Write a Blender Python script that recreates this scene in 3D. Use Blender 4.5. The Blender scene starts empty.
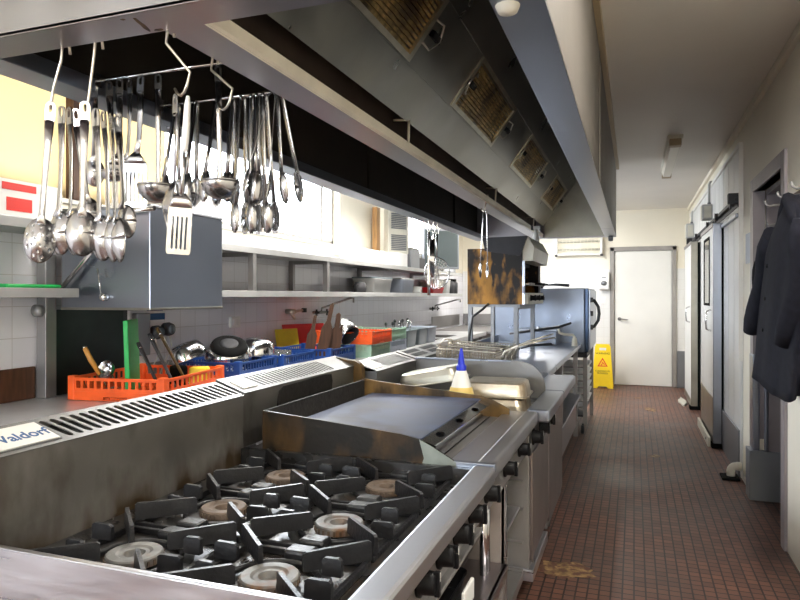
import bpy, bmesh, math, random
from mathutils import Vector, Matrix, Euler
random.seed(7)
S = bpy.context.scene
COL = S.collection
PI = math.pi
R = math.radians

# ------------------------------------------------------------------ materials
M = {}
def nodes_of(m):
    m.use_nodes = True
    nt = m.node_tree
    return nt, nt.nodes, nt.links
def mat(name, col, rough=.5, metal=0., noise=0., nscale=8., nstretch=(1, 1, 1), bump=0., bscale=60., bstretch=(1, 1, 1),
        stain=None, stain_scale=3., stain_lo=.5, stain_hi=.65, rvar=0., trans=0., ior=1.45, emit=None, emit_s=0., spec=.5, alpha=1., coat=0., stain_rough=None, sheen=0.):
    m = bpy.data.materials.new(name)
    nt, N, L = nodes_of(m)
    p = N['Principled BSDF']
    p.inputs['Base Color'].default_value = (*col, 1)
    p.inputs['Roughness'].default_value = rough
    p.inputs['Metallic'].default_value = metal
    p.inputs['Transmission Weight'].default_value = trans
    p.inputs['IOR'].default_value = ior
    p.inputs['Specular IOR Level'].default_value = spec
    p.inputs['Coat Weight'].default_value = coat
    p.inputs['Sheen Weight'].default_value = sheen
    if emit:
        p.inputs['Emission Color'].default_value = (*emit, 1)
        p.inputs['Emission Strength'].default_value = emit_s
    tc = N.new('ShaderNodeTexCoord')
    def tex(scale, stretch, detail=4):
        mp = N.new('ShaderNodeMapping'); mp.inputs['Scale'].default_value = stretch
        L.new(tc.outputs['Object'], mp.inputs['Vector'])
        t = N.new('ShaderNodeTexNoise'); t.inputs['Scale'].default_value = scale; t.inputs['Detail'].default_value = detail
        L.new(mp.outputs[0], t.inputs['Vector'])
        return t
    csock = None
    if noise:
        t = tex(nscale, nstretch)
        r = N.new('ShaderNodeMapRange'); r.inputs['From Min'].default_value = .3; r.inputs['From Max'].default_value = .7
        r.inputs['To Min'].default_value = 1 - noise; r.inputs['To Max'].default_value = 1 + noise
        L.new(t.outputs['Fac'], r.inputs['Value'])
        mx = N.new('ShaderNodeMix'); mx.data_type = 'RGBA'; mx.blend_type = 'MULTIPLY'; mx.inputs[0].default_value = 1
        mx.inputs[6].default_value = (*col, 1)
        L.new(r.outputs[0], mx.inputs[7])
        csock = mx.outputs[2]
        if rvar:
            r2 = N.new('ShaderNodeMapRange'); r2.inputs['From Min'].default_value = .3; r2.inputs['From Max'].default_value = .7
            r2.inputs['To Min'].default_value = max(.02, rough - rvar); r2.inputs['To Max'].default_value = rough + rvar
            L.new(t.outputs['Fac'], r2.inputs['Value']); L.new(r2.outputs[0], p.inputs['Roughness'])
    if stain:
        t = tex(stain_scale, (1, 1, .5), 6)
        r = N.new('ShaderNodeMapRange'); r.inputs['From Min'].default_value = stain_lo; r.inputs['From Max'].default_value = stain_hi
        L.new(t.outputs['Fac'], r.inputs['Value'])
        mx = N.new('ShaderNodeMix'); mx.data_type = 'RGBA'
        L.new(r.outputs[0], mx.inputs[0])
        if csock: L.new(csock, mx.inputs[6])
        else: mx.inputs[6].default_value = (*col, 1)
        mx.inputs[7].default_value = (*stain, 1)
        csock = mx.outputs[2]
        if metal > .3:
            im = N.new('ShaderNodeMapRange'); im.inputs['To Min'].default_value = metal; im.inputs['To Max'].default_value = .15
            L.new(r.outputs[0], im.inputs['Value']); L.new(im.outputs[0], p.inputs['Metallic'])
    if csock: L.new(csock, p.inputs['Base Color'])
    if bump:
        t = tex(bscale, bstretch, 3)
        b = N.new('ShaderNodeBump'); b.inputs['Strength'].default_value = bump; b.inputs['Distance'].default_value = .004
        L.new(t.outputs['Fac'], b.inputs['Height']); L.new(b.outputs[0], p.inputs['Normal'])
    M[name] = m
    return m

mat('steel', (.60, .60, .61), .30, 1., noise=.10, nscale=5, bump=.06, bscale=9, rvar=.08)
mat('steel_brushed', (.50, .50, .53), .34, 1., noise=.10, nscale=6, nstretch=(1, .1, 8), bump=.05, bscale=40, bstretch=(.2, .05, 4), rvar=.08)
mat('steel_cool', (.30, .33, .39), .30, 1., noise=.05, nscale=2, rvar=.03)
mat('steel_warm', (.34, .33, .285), .36, 1., noise=.16, nscale=4, rvar=.1, bump=.05, bscale=5)
mat('steel_hood', (.34, .32, .335), .30, 1., noise=.06, nscale=3, nstretch=(1, .4, 1), rvar=.02, bump=.03, bscale=4)
mat('steel_dull', (.30, .29, .285), .5, .85, noise=.15, nscale=4, rvar=.1)
mat('skirt_steel', (.17, .155, .14), .55, .6, noise=.12, nscale=3)
mat('steel_shelf', (.40, .40, .395), .42, .3, noise=.10, nscale=5)
mat('bench_steel', (.66, .66, .67), .38, .7, noise=.10, nscale=5)
mat('steel_shine', (.72, .72, .73), .13, 1., noise=.06, nscale=10)
mat('steel_utensil', (.50, .50, .51), .22, 1., noise=.1, nscale=30)
mat('splash_steel', (.22, .212, .20), .46, .75, noise=.14, nscale=6, rvar=.05, stain=(.045, .03, .012), stain_scale=4, stain_lo=.58, stain_hi=.74)
mat('splash_clean', (.17, .17, .17), .46, .85, noise=.12, nscale=6, rvar=.06)
mat('guard_burnt', (.055, .030, .010), .45, .0, spec=.25, noise=.5, nscale=16, nstretch=(1, 1, .35), stain=(.010, .008, .006), stain_scale=9, stain_lo=.40, stain_hi=.54, bump=.25, bscale=50)
mat('burnt_brown', (.15, .088, .028), .45, .0, spec=.3, noise=.45, nscale=14, nstretch=(1, 1, .5), stain=(.02, .013, .007), stain_scale=9, stain_lo=.42, stain_hi=.60, bump=.2, bscale=40)
mat('carbon', (.018, .016, .015), .75, 0., noise=.4, nscale=40, bump=.5, bscale=90)
mat('griddle_plate', (.050, .060, .098), .48, .0, noise=.55, nscale=5, rvar=.08, stain=(.022, .016, .013), stain_scale=4.5, stain_lo=.52, stain_hi=.72, spec=.12)
mat('cast_iron', (.013, .013, .0145), .36, .0, noise=.3, nscale=30, bump=.3, bscale=120, spec=.5)
mat('hob_deck', (.05, .049, .049), .30, .6, noise=.45, nscale=9, rvar=.1, stain=(.05, .03, .014), stain_scale=6, stain_lo=.54, stain_hi=.7, bump=.1, bscale=30)
mat('burner_metal', (.19, .187, .18), .55, .55, noise=.3, nscale=28, stain=(.13, .065, .03), stain_scale=18, stain_lo=.52, stain_hi=.7)
mat('burner_rust', (.12, .088, .066), .65, .3, noise=.35, nscale=30, stain=(.07, .04, .02), stain_scale=18, stain_lo=.5, stain_hi=.7)
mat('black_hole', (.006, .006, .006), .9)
mat('black_plastic', (.006, .006, .007), .5, spec=.2)
mat('black_rubber', (.007, .007, .007), .8, spec=.1)
mat('grey_metal', (.22, .23, .25), .45, .6)
mat('charcoal', (.04, .04, .044), .6, noise=.15)
mat('salamander_side', (.36, .175, .035), .42, .0, spec=.25, noise=.4, nscale=9, nstretch=(1, 1, .35), stain=(.014, .010, .010), stain_scale=6, stain_lo=.47, stain_hi=.58, bump=.15, bscale=20)
mat('navy_black', (.008, .009, .014), .45, .1, noise=.3, nscale=8)
mat('enamel_cream', (.60, .58, .50), .4, noise=.06)
mat('filter_mesh', (.62, .44, .17), .34, .7, noise=.5, nscale=30, stain=(.07, .045, .02), stain_scale=7, stain_lo=.45, stain_hi=.65)
mat('filter_frame', (.62, .58, .46), .35, .9, noise=.15, nscale=12)
mat('pale_strip', (.93, .88, .74), .5, .0, noise=.1, nscale=6)
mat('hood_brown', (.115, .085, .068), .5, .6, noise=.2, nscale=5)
mat('hood_shade', (.045, .036, .028), .6, .35, noise=.2, nscale=3)  # inside of the hood, its shade put into the base colour
mat('cream_paint', (.84, .79, .67), .6, noise=.03, nscale=2, bump=.03, bscale=30)
mat('white_paint', (.82, .81, .77), .5, noise=.04, nscale=2, stain=(.62, .55, .40), stain_scale=1.7, stain_lo=.62, stain_hi=.85)
mat('ceiling_paint', (.74, .71, .66), .55, noise=.04, nscale=1.2, bump=.02, bscale=25)
mat('panel_white', (.74, .75, .75), .35, noise=.04, nscale=3)
mat('frame_mauve', (.27, .24, .25), .4, .2, noise=.08)
mat('frame_grey', (.33, .31, .29), .45, .2, noise=.08)
mat('orange_plastic', (.86, .115, .018), .42, noise=.1, nscale=20)
mat('blue_plastic', (.012, .055, .24), .42, noise=.12, nscale=20)
mat('green_plastic', (.015, .42, .09), .4, noise=.06, nscale=20)
mat('mint_plastic', (.30, .46, .35), .45, noise=.08, nscale=20)
mat('grey_plastic', (.13, .165, .185), .5, noise=.08, nscale=20)
mat('lilac_plastic', (.36, .40, .48), .45, noise=.06, nscale=20)
mat('red_plastic', (.72, .055, .055), .4, noise=.06, nscale=14)
mat('red_tray', (.62, .015, .02), .4)
mat('yellow_plastic', (.80, .58, .03), .4, noise=.08, nscale=14)
mat('sign_yellow', (.86, .60, .01), .4, noise=.05, nscale=8)
mat('wood', (.07, .029, .014), .5, noise=.35, nscale=9, nstretch=(6, 6, .7))
mat('wood_pale', (.46, .26, .11), .5, noise=.25, nscale=9, nstretch=(6, 6, .7))
mat('wood_amber', (.55, .25, .05), .4, noise=.2, nscale=20)
mat('white_plastic', (.82, .82, .80), .4, noise=.03)
mat('beige_plastic', (.62, .60, .52), .45, noise=.05)
mat('box_grey', (.50, .50, .49), .5, noise=.06, nscale=6)
mat('box_white', (.80, .80, .78), .55, noise=.05, nscale=6)
mat('blue_ink', (.015, .09, .26), .5)
mat('blue_nozzle', (.012, .03, .50), .35)
mat('bottle_white', (.80, .79, .74), .35)
mat('oil_yellow', (.80, .60, .20), .3)
mat('red_print', (.70, .03, .02), .5)
mat('black_print', (.012, .012, .012), .5)
mat('screen', (.07, .085, .085), .12, coat=.3)
mat('tan_pan', (.54, .49, .40), .30, .9, noise=.25, nscale=7, stain=(.22, .13, .045), stain_scale=9, stain_lo=.55, stain_hi=.72)
mat('oven_side', (.20, .23, .29), .34, .85, noise=.14, nscale=3, rvar=.08)
mat('oven_door', (.045, .075, .14), .25, .5)
mat('coat_black', (.007, .0065, .009), .85, noise=.35, nscale=30, bump=.2, bscale=300, spec=.2)
mat('coat_navy', (.010, .0105, .017), .85, noise=.3, nscale=30, bump=.2, bscale=300, spec=.25)
mat('washer_panel', (.035, .045, .04), .30, .7, noise=.3, nscale=3)
mat('blue_cloth', (.02, .13, .55), .8, noise=.15, nscale=30)
mat('blind_cloth', (.62, .52, .35), .8)
mat('wire', (.60, .56, .48), .3, 1.)
mat('wire_dark', (.17, .145, .11), .4, .6)
mat('steel_tip', (.20, .225, .205), .5, .2, noise=.2, nscale=14, stain=(.16, .11, .03), stain_scale=12, stain_lo=.55, stain_hi=.7)
mat('steel_front', (.27, .235, .225), .36, .8, noise=.12, nscale=5)
mat('steel_panel', (.33, .29, .27), .42, .1, noise=.12, nscale=5)
mat('pvc', (.75, .73, .66), .4)
mat('rod_dark', (.02, .022, .025), .4)
mat('added_tube_light', (1, 1, 1), .5, emit=(1, .93, .80), emit_s=5)
mat('diffuser', (.70, .67, .58), .35)
mat('tan_cap', (.35, .27, .16), .5)
mat('mark_yellow', (.30, .19, .085), .6, noise=.6, nscale=22, stain=(.14, .065, .045), stain_scale=24, stain_lo=.46, stain_hi=.56)
mat('drum_red', (.50, .02, .02), .5)

# translucent roller blind
nt, N, L = nodes_of(M['blind_cloth'])
tr = N.new('ShaderNodeBsdfTranslucent'); tr.inputs['Color'].default_value = (.62, .53, .36, 1)
mxs = N.new('ShaderNodeMixShader'); mxs.inputs[0].default_value = .35
L.new(N['Principled BSDF'].outputs[0], mxs.inputs[1]); L.new(tr.outputs[0], mxs.inputs[2])
L.new(mxs.outputs[0], N['Material Output'].inputs['Surface'])

# window glass: thin clear pane
def glass_mat():
    m = bpy.data.materials.new('clear_glass'); nt, N, L = nodes_of(m)
    N.remove(N['Principled BSDF'])
    a = N.new('ShaderNodeBsdfTransparent'); g = N.new('ShaderNodeBsdfGlossy'); g.inputs['Roughness'].default_value = .02
    x = N.new('ShaderNodeMixShader'); x.inputs[0].default_value = .05
    L.new(a.outputs[0], x.inputs[1]); L.new(g.outputs[0], x.inputs[2])
    L.new(x.outputs[0], N['Material Output'].inputs['Surface'])
    M['clear_glass'] = m
glass_mat()

# square tiles by axis: which of (x,y,z) run across the surface
def tile_mat(name, ax, size, c1, c2, grout, gap, rough, bump=.25, offset=0., var=.0, dirt=None, wet=0.):
    m = bpy.data.materials.new(name); nt, N, L = nodes_of(m); p = N['Principled BSDF']
    tc = N.new('ShaderNodeTexCoord'); sp = N.new('ShaderNodeSeparateXYZ'); cb = N.new('ShaderNodeCombineXYZ')
    L.new(tc.outputs['Object'], sp.inputs[0])
    L.new(sp.outputs[ax[0]], cb.inputs[0]); L.new(sp.outputs[ax[1]], cb.inputs[1])
    b = N.new('ShaderNodeTexBrick')
    b.offset = offset; b.squash = 1
    b.inputs['Scale'].default_value = 1
    b.inputs['Brick Width'].default_value = size[0]; b.inputs['Row Height'].default_value = size[1]
    b.inputs['Mortar Size'].default_value = gap; b.inputs['Mortar Smooth'].default_value = .2
    b.inputs['Color1'].default_value = (*c1, 1); b.inputs['Color2'].default_value = (*c2, 1); b.inputs['Mortar'].default_value = (*grout, 1)
    L.new(cb.outputs[0], b.inputs['Vector'])
    out = b.outputs['Color']
    if dirt:
        t = N.new('ShaderNodeTexNoise'); t.inputs['Scale'].default_value = dirt[0]; t.inputs['Detail'].default_value = 6
        L.new(tc.outputs['Object'], t.inputs['Vector'])
        r = N.new('ShaderNodeMapRange'); r.inputs['From Min'].default_value = .35; r.inputs['From Max'].default_value = .7
        r.inputs['To Min'].default_value = 1 - dirt[1]; r.inputs['To Max'].default_value = 1 + dirt[1]
        L.new(t.outputs['Fac'], r.inputs['Value'])
        mx = N.new('ShaderNodeMix'); mx.data_type = 'RGBA'; mx.blend_type = 'MULTIPLY'; mx.inputs[0].default_value = 1
        L.new(out, mx.inputs[6]); L.new(r.outputs[0], mx.inputs[7]); out = mx.outputs[2]
        r2 = N.new('ShaderNodeMapRange'); r2.inputs['From Min'].default_value = .3; r2.inputs['From Max'].default_value = .7
        r2.inputs['To Min'].default_value = rough - wet; r2.inputs['To Max'].default_value = rough + wet
        L.new(t.outputs['Fac'], r2.inputs['Value']); L.new(r2.outputs[0], p.inputs['Roughness'])
    else:
        p.inputs['Roughness'].default_value = rough
    p.inputs['Specular IOR Level'].default_value = .4
    L.new(out, p.inputs['Base Color'])
    bp = N.new('ShaderNodeBump'); bp.inputs['Strength'].default_value = bump; bp.inputs['Distance'].default_value = .003; bp.invert = True
    L.new(b.outputs['Fac'], bp.inputs['Height']); L.new(bp.outputs[0], p.inputs['Normal'])
    M[name] = m
tile_mat('quarry_floor', (1, 0), (.053, .052), (.195, .088, .060), (.125, .060, .044), (.030, .019, .015), .0045, .46, .6, 0., dirt=(1.6, .25), wet=.08)
tile_mat('wall_tile_side', (1, 2), (.15, .15), (.89, .88, .93), (.85, .84, .90), (.66, .63, .65), .002, .16, .3)
tile_mat('wall_tile_end', (0, 2), (.15, .15), (.80, .80, .79), (.78, .78, .77), (.70, .69, .66), .002, .2, .2)
# tiny dark gaps across the tile rows of the floor are as in the photo: rows of ribbed mosaic

# ------------------------------------------------------------------ mesh builder
class B:
    def __init__(s): s.bm = bmesh.new()
    def _x(s, vs, xf):
        if xf is not None:
            for v in vs: v.co = xf @ v.co
    def box(s, x0, x1, y0, y1, z0, z1, bev=0., xf=None, seg=2):
        bm = s.bm
        c = [(x, y, z) for x in (x0, x1) for y in (y0, y1) for z in (z0, z1)]
        v = [bm.verts.new(p) for p in c]
        fs = [bm.faces.new([v[i] for i in q]) for q in ((0, 1, 3, 2), (4, 6, 7, 5), (0, 4, 5, 1), (2, 3, 7, 6), (0, 2, 6, 4), (1, 5, 7, 3))]
        if bev > 0:
            es = list({e for f in fs for e in f.edges})
            bev = min(bev, .45 * min(abs(x1 - x0), abs(y1 - y0), abs(z1 - z0)))
            r = bmesh.ops.bevel(bm, geom=es, offset=bev, segments=seg, affect='EDGES', profile=.5)
            v = list({w for f in r['faces'] for w in f.verts} | {w for w in v if w.is_valid})
        s._x(v, xf)
        return s
    def ring_loft(s, rings, cap0=True, cap1=True, closed=True, smooth=True):
        bm = s.bm
        rv = [[bm.verts.new(p) for p in r] for r in rings]
        n = len(rv[0])
        for a, b in zip(rv, rv[1:]):
            for i in range(n if closed else n - 1):
                j = (i + 1) % n
                try:
                    f = bm.faces.new((a[i], a[j], b[j], b[i])); f.smooth = smooth
                except ValueError: pass
        if cap0 and n > 2: bm.faces.new(list(reversed(rv[0])))
        if cap1 and n > 2: bm.faces.new(rv[-1])
        return s
    def tube(s, pts, r, seg=8, closed=False, xf=None, sq=None):
        pts = [Vector(p) for p in pts]
        n = len(pts)
        rr = r if isinstance(r, (list, tuple)) else [r] * n
        tang = []
        for i in range(n):
            if closed: t = pts[(i + 1) % n] - pts[i - 1]
            else: t = pts[min(i + 1, n - 1)] - pts[max(i - 1, 0)]
            tang.append(t.normalized())
        up = Vector((0, 0, 1)) if abs(tang[0].z) < .9 else Vector((1, 0, 0))
        nn = (up - tang[0] * up.dot(tang[0])).normalized()
        rings = []
        for i in range(n):
            nn = nn - tang[i] * nn.dot(tang[i])
            if nn.length < 1e-6: nn = tang[i].orthogonal()
            nn.normalize()
            bb = tang[i].cross(nn)
            k = sq or (1, 1)
            ring = [pts[i] + (nn * math.cos(2 * PI * j / seg) * k[0] + bb * math.sin(2 * PI * j / seg) * k[1]) * rr[i] for j in range(seg)]
            rings.append([xf @ p for p in ring] if xf is not None else ring)
        if closed: rings.append(rings[0]); return s._closed(rings)
        return s.ring_loft(rings)
    def _closed(s, rings):
        bm = s.bm
        rv = [[bm.verts.new(p) for p in r] for r in rings[:-1]]
        n = len(rv[0]); m = len(rv)
        for k in range(m):
            a, b = rv[k], rv[(k + 1) % m]
            for i in range(n):
                j = (i + 1) % n
                f = bm.faces.new((a[i], a[j], b[j], b[i])); f.smooth = True
        return s
    def lathe(s, prof, xf=None, seg=24, cap0=False, cap1=False, sx=1., sy=1., smooth=True):
        rings = []
        for r, z in prof:
            ring = [Vector((r * math.cos(2 * PI * i / seg) * sx, r * math.sin(2 * PI * i / seg) * sy, z)) for i in range(seg)]
            rings.append([xf @ p for p in ring] if xf is not None else ring)
        return s.ring_loft(rings, cap0, cap1, smooth=smooth)
    def cyl(s, p0, p1, r, seg=12, r1=None):
        return s.tube([p0, p1], [r, r if r1 is None else r1], seg)
    def plate(s, outer, holes, O, U, V, th):
        """flat sheet with holes: 2-D loops (u,v) laid out from O along U and V, thickness th along U x V"""
        O, U, V = Vector(O), Vector(U), Vector(V)
        W = U.cross(V).normalized() * th
        t = bmesh.new()
        es = []
        for loop in [outer] + list(holes):
            vs = [t.verts.new((a, b, 0)) for a, b in loop]
            for i in range(len(vs)): es.append(t.edges.new((vs[i], vs[(i + 1) % len(vs)])))
        if holes: bmesh.ops.triangle_fill(t, edges=es, use_beauty=True, use_dissolve=False)
        else: t.faces.new(t.verts[:])
        t.verts.ensure_lookup_table()
        bot = {}; top = {}
        for v in t.verts:
            p = O + U * v.co.x + V * v.co.y
            bot[v] = s.bm.verts.new(p); top[v] = s.bm.verts.new(p + W)
        for f in t.faces:
            s.bm.faces.new([bot[v] for v in f.verts]); s.bm.faces.new([top[v] for v in reversed(f.verts)])
        for e in t.edges:
            if len(e.link_faces) == 1:
                a, b = e.verts
                s.bm.faces.new((bot[a], bot[b], top[b], top[a]))
        t.free()
        return s
    def prism(s, poly, axis, a0, a1):
        """polygon extruded along an axis; poly in the two other axes, in order x,y,z"""
        def P(q, a):
            return {'x': (a, q[0], q[1]), 'y': (q[0], a, q[1]), 'z': (q[0], q[1], a)}[axis]
        return s.ring_loft([[P(q, a0) for q in poly], [P(q, a1) for q in poly]], smooth=False)
    def grid(s, f, nu, nv, skip=None):
        vs = [[s.bm.verts.new(f(i / nu, j / nv)) for j in range(nv + 1)] for i in range(nu + 1)]
        for i in range(nu):
            for j in range(nv):
                if skip and skip(i, j): continue
                try: fc = s.bm.faces.new((vs[i][j], vs[i + 1][j], vs[i + 1][j + 1], vs[i][j + 1])); fc.smooth = True
                except ValueError: pass
        return s

def root_of(o):
    while o.parent is not None: o = o.parent
    return o
def base_matrix(o):
    r = root_of(o)
    return Matrix.Translation(r.location) @ r.rotation_euler.to_matrix().to_4x4()
def link_mesh(name, b, m):
    b.bm.normal_update()
    bmesh.ops.recalc_face_normals(b.bm, faces=b.bm.faces[:])
    me = bpy.data.meshes.new(name)
    b.bm.to_mesh(me); b.bm.free()
    me.materials.append(M[m])
    o = bpy.data.objects.new(name, me); COL.objects.link(o)
    return o
def part(name, b, m, parent, label=None, solid=0.):
    """a mesh part, given in world coordinates, made a child of its thing"""
    o = link_mesh(name, b, m)
    o.data.transform(base_matrix(parent).inverted())
    o.parent = parent
    if label: o['label'] = label
    if solid:
        md = o.modifiers.new('thickness', 'SOLIDIFY'); md.thickness = solid; md.offset = 0
    return o
def tag(o, label, cat, group=None):
    o['label'] = label; o['category'] = cat
    if group: o['group'] = group
    return o
def thing(name, label, cat, loc=(0, 0, 0), rz=0., group=None):
    o = bpy.data.objects.new(name, None); COL.objects.link(o)
    o.empty_display_size = .1
    o.location = loc; o.rotation_euler = (0, 0, rz)
    return tag(o, label, cat, group)
def single(name, b, m, label, cat, org=(0, 0, 0), group=None, solid=0.):
    o = link_mesh(name, b, m)
    o.data.transform(Matrix.Translation(-Vector(org))); o.location = org
    if solid:
        md = o.modifiers.new('thickness', 'SOLIDIFY'); md.thickness = solid; md.offset = 0
    return tag(o, label, cat, group)
def struct(name, b, m, parent=None, solid=0.):
    o = link_mesh(name, b, m)
    if parent: o.parent = parent
    o['kind'] = 'structure'
    if solid:
        md = o.modifiers.new('thickness', 'SOLIDIFY'); md.thickness = solid; md.offset = 0
    return o
def dup(root, loc, rot=(0, 0, 0), label=None, group=None, scale=None):
    r = root.copy(); COL.objects.link(r)
    r.location = loc; r.rotation_euler = rot
    if scale: r.scale = scale
    if label: r['label'] = label
    if group: r['group'] = group
    for ch in list(root.children):
        c = ch.copy(); COL.objects.link(c); c.parent = r
        for g in ch.children:
            d = g.copy(); COL.objects.link(d); d.parent = c
    return r
def text(name, s, size, m, parent, xf, depth=.0004, align='LEFT', bold=0.):
    cu = bpy.data.curves.new('lettering', 'FONT'); cu.body = s; cu.size = size; cu.extrude = depth; cu.align_x = align; cu.offset = bold
    t = bpy.data.objects.new('lettering', cu); COL.objects.link(t)
    bpy.context.view_layer.update()
    me = bpy.data.meshes.new_from_object(t.evaluated_get(bpy.context.evaluated_depsgraph_get()))
    bpy.data.objects.remove(t); bpy.data.curves.remove(cu)
    me.transform(base_matrix(parent).inverted() @ xf)
    me.materials.clear(); me.materials.append(M[m])
    o = bpy.data.objects.new(name, me); COL.objects.link(o); o.parent = parent
    return o
def basis(O, X, Y):
    X = Vector(X).normalized(); Y = Vector(Y).normalized(); Z = X.cross(Y).normalized(); Y = Z.cross(X)
    return Matrix(((X.x, Y.x, Z.x, O[0]), (X.y, Y.y, Z.y, O[1]), (X.z, Y.z, Z.z, O[2]), (0, 0, 0, 1)))
def rect(u0, u1, v0, v1): return [(u0, v0), (u1, v0), (u1, v1), (u0, v1)]
def capsule(cu, cv, w, h, n=4, shear=0.):
    """upright rounded slot"""
    r = w / 2; pts = []
    for i in range(n + 1):
        a = PI * i / n; pts.append((cu + r * math.cos(a), cv + h / 2 - r + r * math.sin(a)))
    for i in range(n + 1):
        a = PI + PI * i / n; pts.append((cu + r * math.cos(a), cv - h / 2 + r + r * math.sin(a)))
    return [(p + shear * (q - cv), q) for p, q in pts]
def rrect(w, d, r, n=4):
    pts = []
    for cx, cy, a0 in ((w / 2 - r, d / 2 - r, 0), (-w / 2 + r, d / 2 - r, PI / 2), (-w / 2 + r, -d / 2 + r, PI), (w / 2 - r, -d / 2 + r, 1.5 * PI)):
        for i in range(n + 1):
            a = a0 + PI / 2 * i / n; pts.append((cx + r * math.cos(a), cy + r * math.sin(a)))
    return pts

nt, N, L = nodes_of(M['salamander_side'])
p_ = N['Principled BSDF']; tc = N.new('ShaderNodeTexCoord'); sp = N.new('ShaderNodeSeparateXYZ'); L.new(tc.outputs['Object'], sp.inputs[0])
def ndmath(op, a, b_):
    n = N.new('ShaderNodeMath'); n.operation = op
    for k, v in ((0, a), (1, b_)):
        if isinstance(v, (int, float)): n.inputs[k].default_value = v
        else: L.new(v, n.inputs[k])
    return n.outputs[0]
mp = N.new('ShaderNodeMapping'); mp.inputs['Scale'].default_value = (1, 1, .22); L.new(tc.outputs['Object'], mp.inputs[0])
ns = N.new('ShaderNodeTexNoise'); ns.inputs['Scale'].default_value = 26; ns.inputs['Detail'].default_value = 6; L.new(mp.outputs[0], ns.inputs[0])
n2 = N.new('ShaderNodeTexNoise'); n2.inputs['Scale'].default_value = 7; n2.inputs['Detail'].default_value = 3; L.new(tc.outputs['Object'], n2.inputs[0])
h = ndmath('ADD', ndmath('MULTIPLY', sp.outputs[2], .75), ndmath('MULTIPLY', sp.outputs[0], .75))
h = ndmath('ADD', ndmath('ADD', h, ndmath('MULTIPLY', ns.outputs[0], .75)), ndmath('MULTIPLY', n2.outputs[0], .7))
r = N.new('ShaderNodeMapRange'); r.inputs['From Min'].default_value = 1.17; r.inputs['From Max'].default_value = 1.29; L.new(h, r.inputs[0])
mx = N.new('ShaderNodeMix'); mx.data_type = 'RGBA'; L.new(r.outputs[0], mx.inputs[0])
src = p_.inputs['Base Color'].links[0].from_socket
mx.inputs[7].default_value = (.012, .010, .011, 1); L.new(src, mx.inputs[6]); L.new(mx.outputs[2], p_.inputs['Base Color'])

# baked grease running up the hob upstand from the burners, heavier towards the griddle
nt, N, L = nodes_of(M['splash_steel'])
p_ = N['Principled BSDF']; tc = N.new('ShaderNodeTexCoord'); sp = N.new('ShaderNodeSeparateXYZ'); L.new(tc.outputs['Object'], sp.inputs[0])
mp = N.new('ShaderNodeMapping'); mp.inputs['Scale'].default_value = (1, 1, .35); L.new(tc.outputs['Object'], mp.inputs[0])
ns = N.new('ShaderNodeTexNoise'); ns.inputs['Scale'].default_value = 14; ns.inputs['Detail'].default_value = 7; L.new(mp.outputs[0], ns.inputs[0])
n2 = N.new('ShaderNodeTexNoise'); n2.inputs['Scale'].default_value = 5; n2.inputs['Detail'].default_value = 3; L.new(tc.outputs['Object'], n2.inputs[0])
h = ndmath('ADD', ndmath('MULTIPLY', sp.outputs[2], -4.2), ndmath('MULTIPLY', sp.outputs[1], .30))
h = ndmath('ADD', ndmath('ADD', h, ndmath('MULTIPLY', ns.outputs[0], 1.1)), ndmath('MULTIPLY', n2.outputs[0], 1.0))
r = N.new('ShaderNodeMapRange'); r.inputs['From Min'].default_value = -.92; r.inputs['From Max'].default_value = -.50; L.new(h, r.inputs[0])
mx = N.new('ShaderNodeMix'); mx.data_type = 'RGBA'; L.new(r.outputs[0], mx.inputs[0])
src = p_.inputs['Base Color'].links[0].from_socket
mx.inputs[7].default_value = (.030, .018, .007, 1); L.new(src, mx.inputs[6]); L.new(mx.outputs[2], p_.inputs['Base Color'])
im = N.new('ShaderNodeMapRange'); im.inputs['To Min'].default_value = .75; im.inputs['To Max'].default_value = .1; L.new(r.outputs[0], im.inputs[0]); L.new(im.outputs[0], p_.inputs['Metallic'])
# ================================================================== the setting
XL, XR, YN, YF, ZC = -2.75, .79, -2.2, 10.8, 2.74
struct('floor', B().box(XL - .1, 2.2, YN - .1, YF + .1, -.1, 0), 'quarry_floor')
struct('ceiling', B().box(XL - .1, 2.2, YN - .1, YF + .1, ZC, ZC + .1), 'ceiling_paint')
W3 = (-2.5, -1.0, .95, 1.9)
struct('wall_near', B().box(XL - .1, W3[0], YN - .1, YN, 0, ZC).box(W3[1], 2.2, YN - .1, YN, 0, ZC).box(W3[0], W3[1], YN - .1, YN, 0, W3[2]).box(W3[0], W3[1], YN - .1, YN, W3[3], ZC), 'cream_paint')
f3 = struct('window_3', B().box(W3[0], W3[0] + .05, YN - .08, YN - .02, W3[2], W3[3]).box(W3[1] - .05, W3[1], YN - .08, YN - .02, W3[2], W3[3]).box(W3[0], W3[1], YN - .08, YN - .02, W3[2], W3[2] + .05).box(W3[0], W3[1], YN - .08, YN - .02, W3[3] - .05, W3[3]).box(-1.75, -1.71, YN - .08, YN - .02, W3[2], W3[3]), 'frame_grey')
struct('window_pane', B().box(W3[0] + .05, W3[1] - .05, YN - .05, YN - .046, W3[2] + .05, W3[3] - .05), 'clear_glass', f3)
W1 = (1.5, 5.87, 1.90, 2.62); W2 = (7.25, 9.2, 1.96, 2.62)
def wall_with(openings, x0, x1, y0, y1, z0, z1):
    b = B(); y = y0
    for a0, a1, c0, c1 in openings:
        b.box(x0, x1, y, a0, z0, z1); b.box(x0, x1, a0, a1, z0, c0); b.box(x0, x1, a0, a1, c1, z1); y = a1
    return b.box(x0, x1, y, y1, z0, z1)
b = B(); y = YN
for a0, a1, c0, c1 in (W1, W2):
    b.box(XL - .18, XL, y, a0, 1.78, ZC); b.box(XL - .18, XL, a0, a1, 1.78, c0); b.box(XL - .18, XL, a0, a1, c1, ZC); y = a1
b.box(XL - .18, XL, y, YF, 1.78, ZC)
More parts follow.
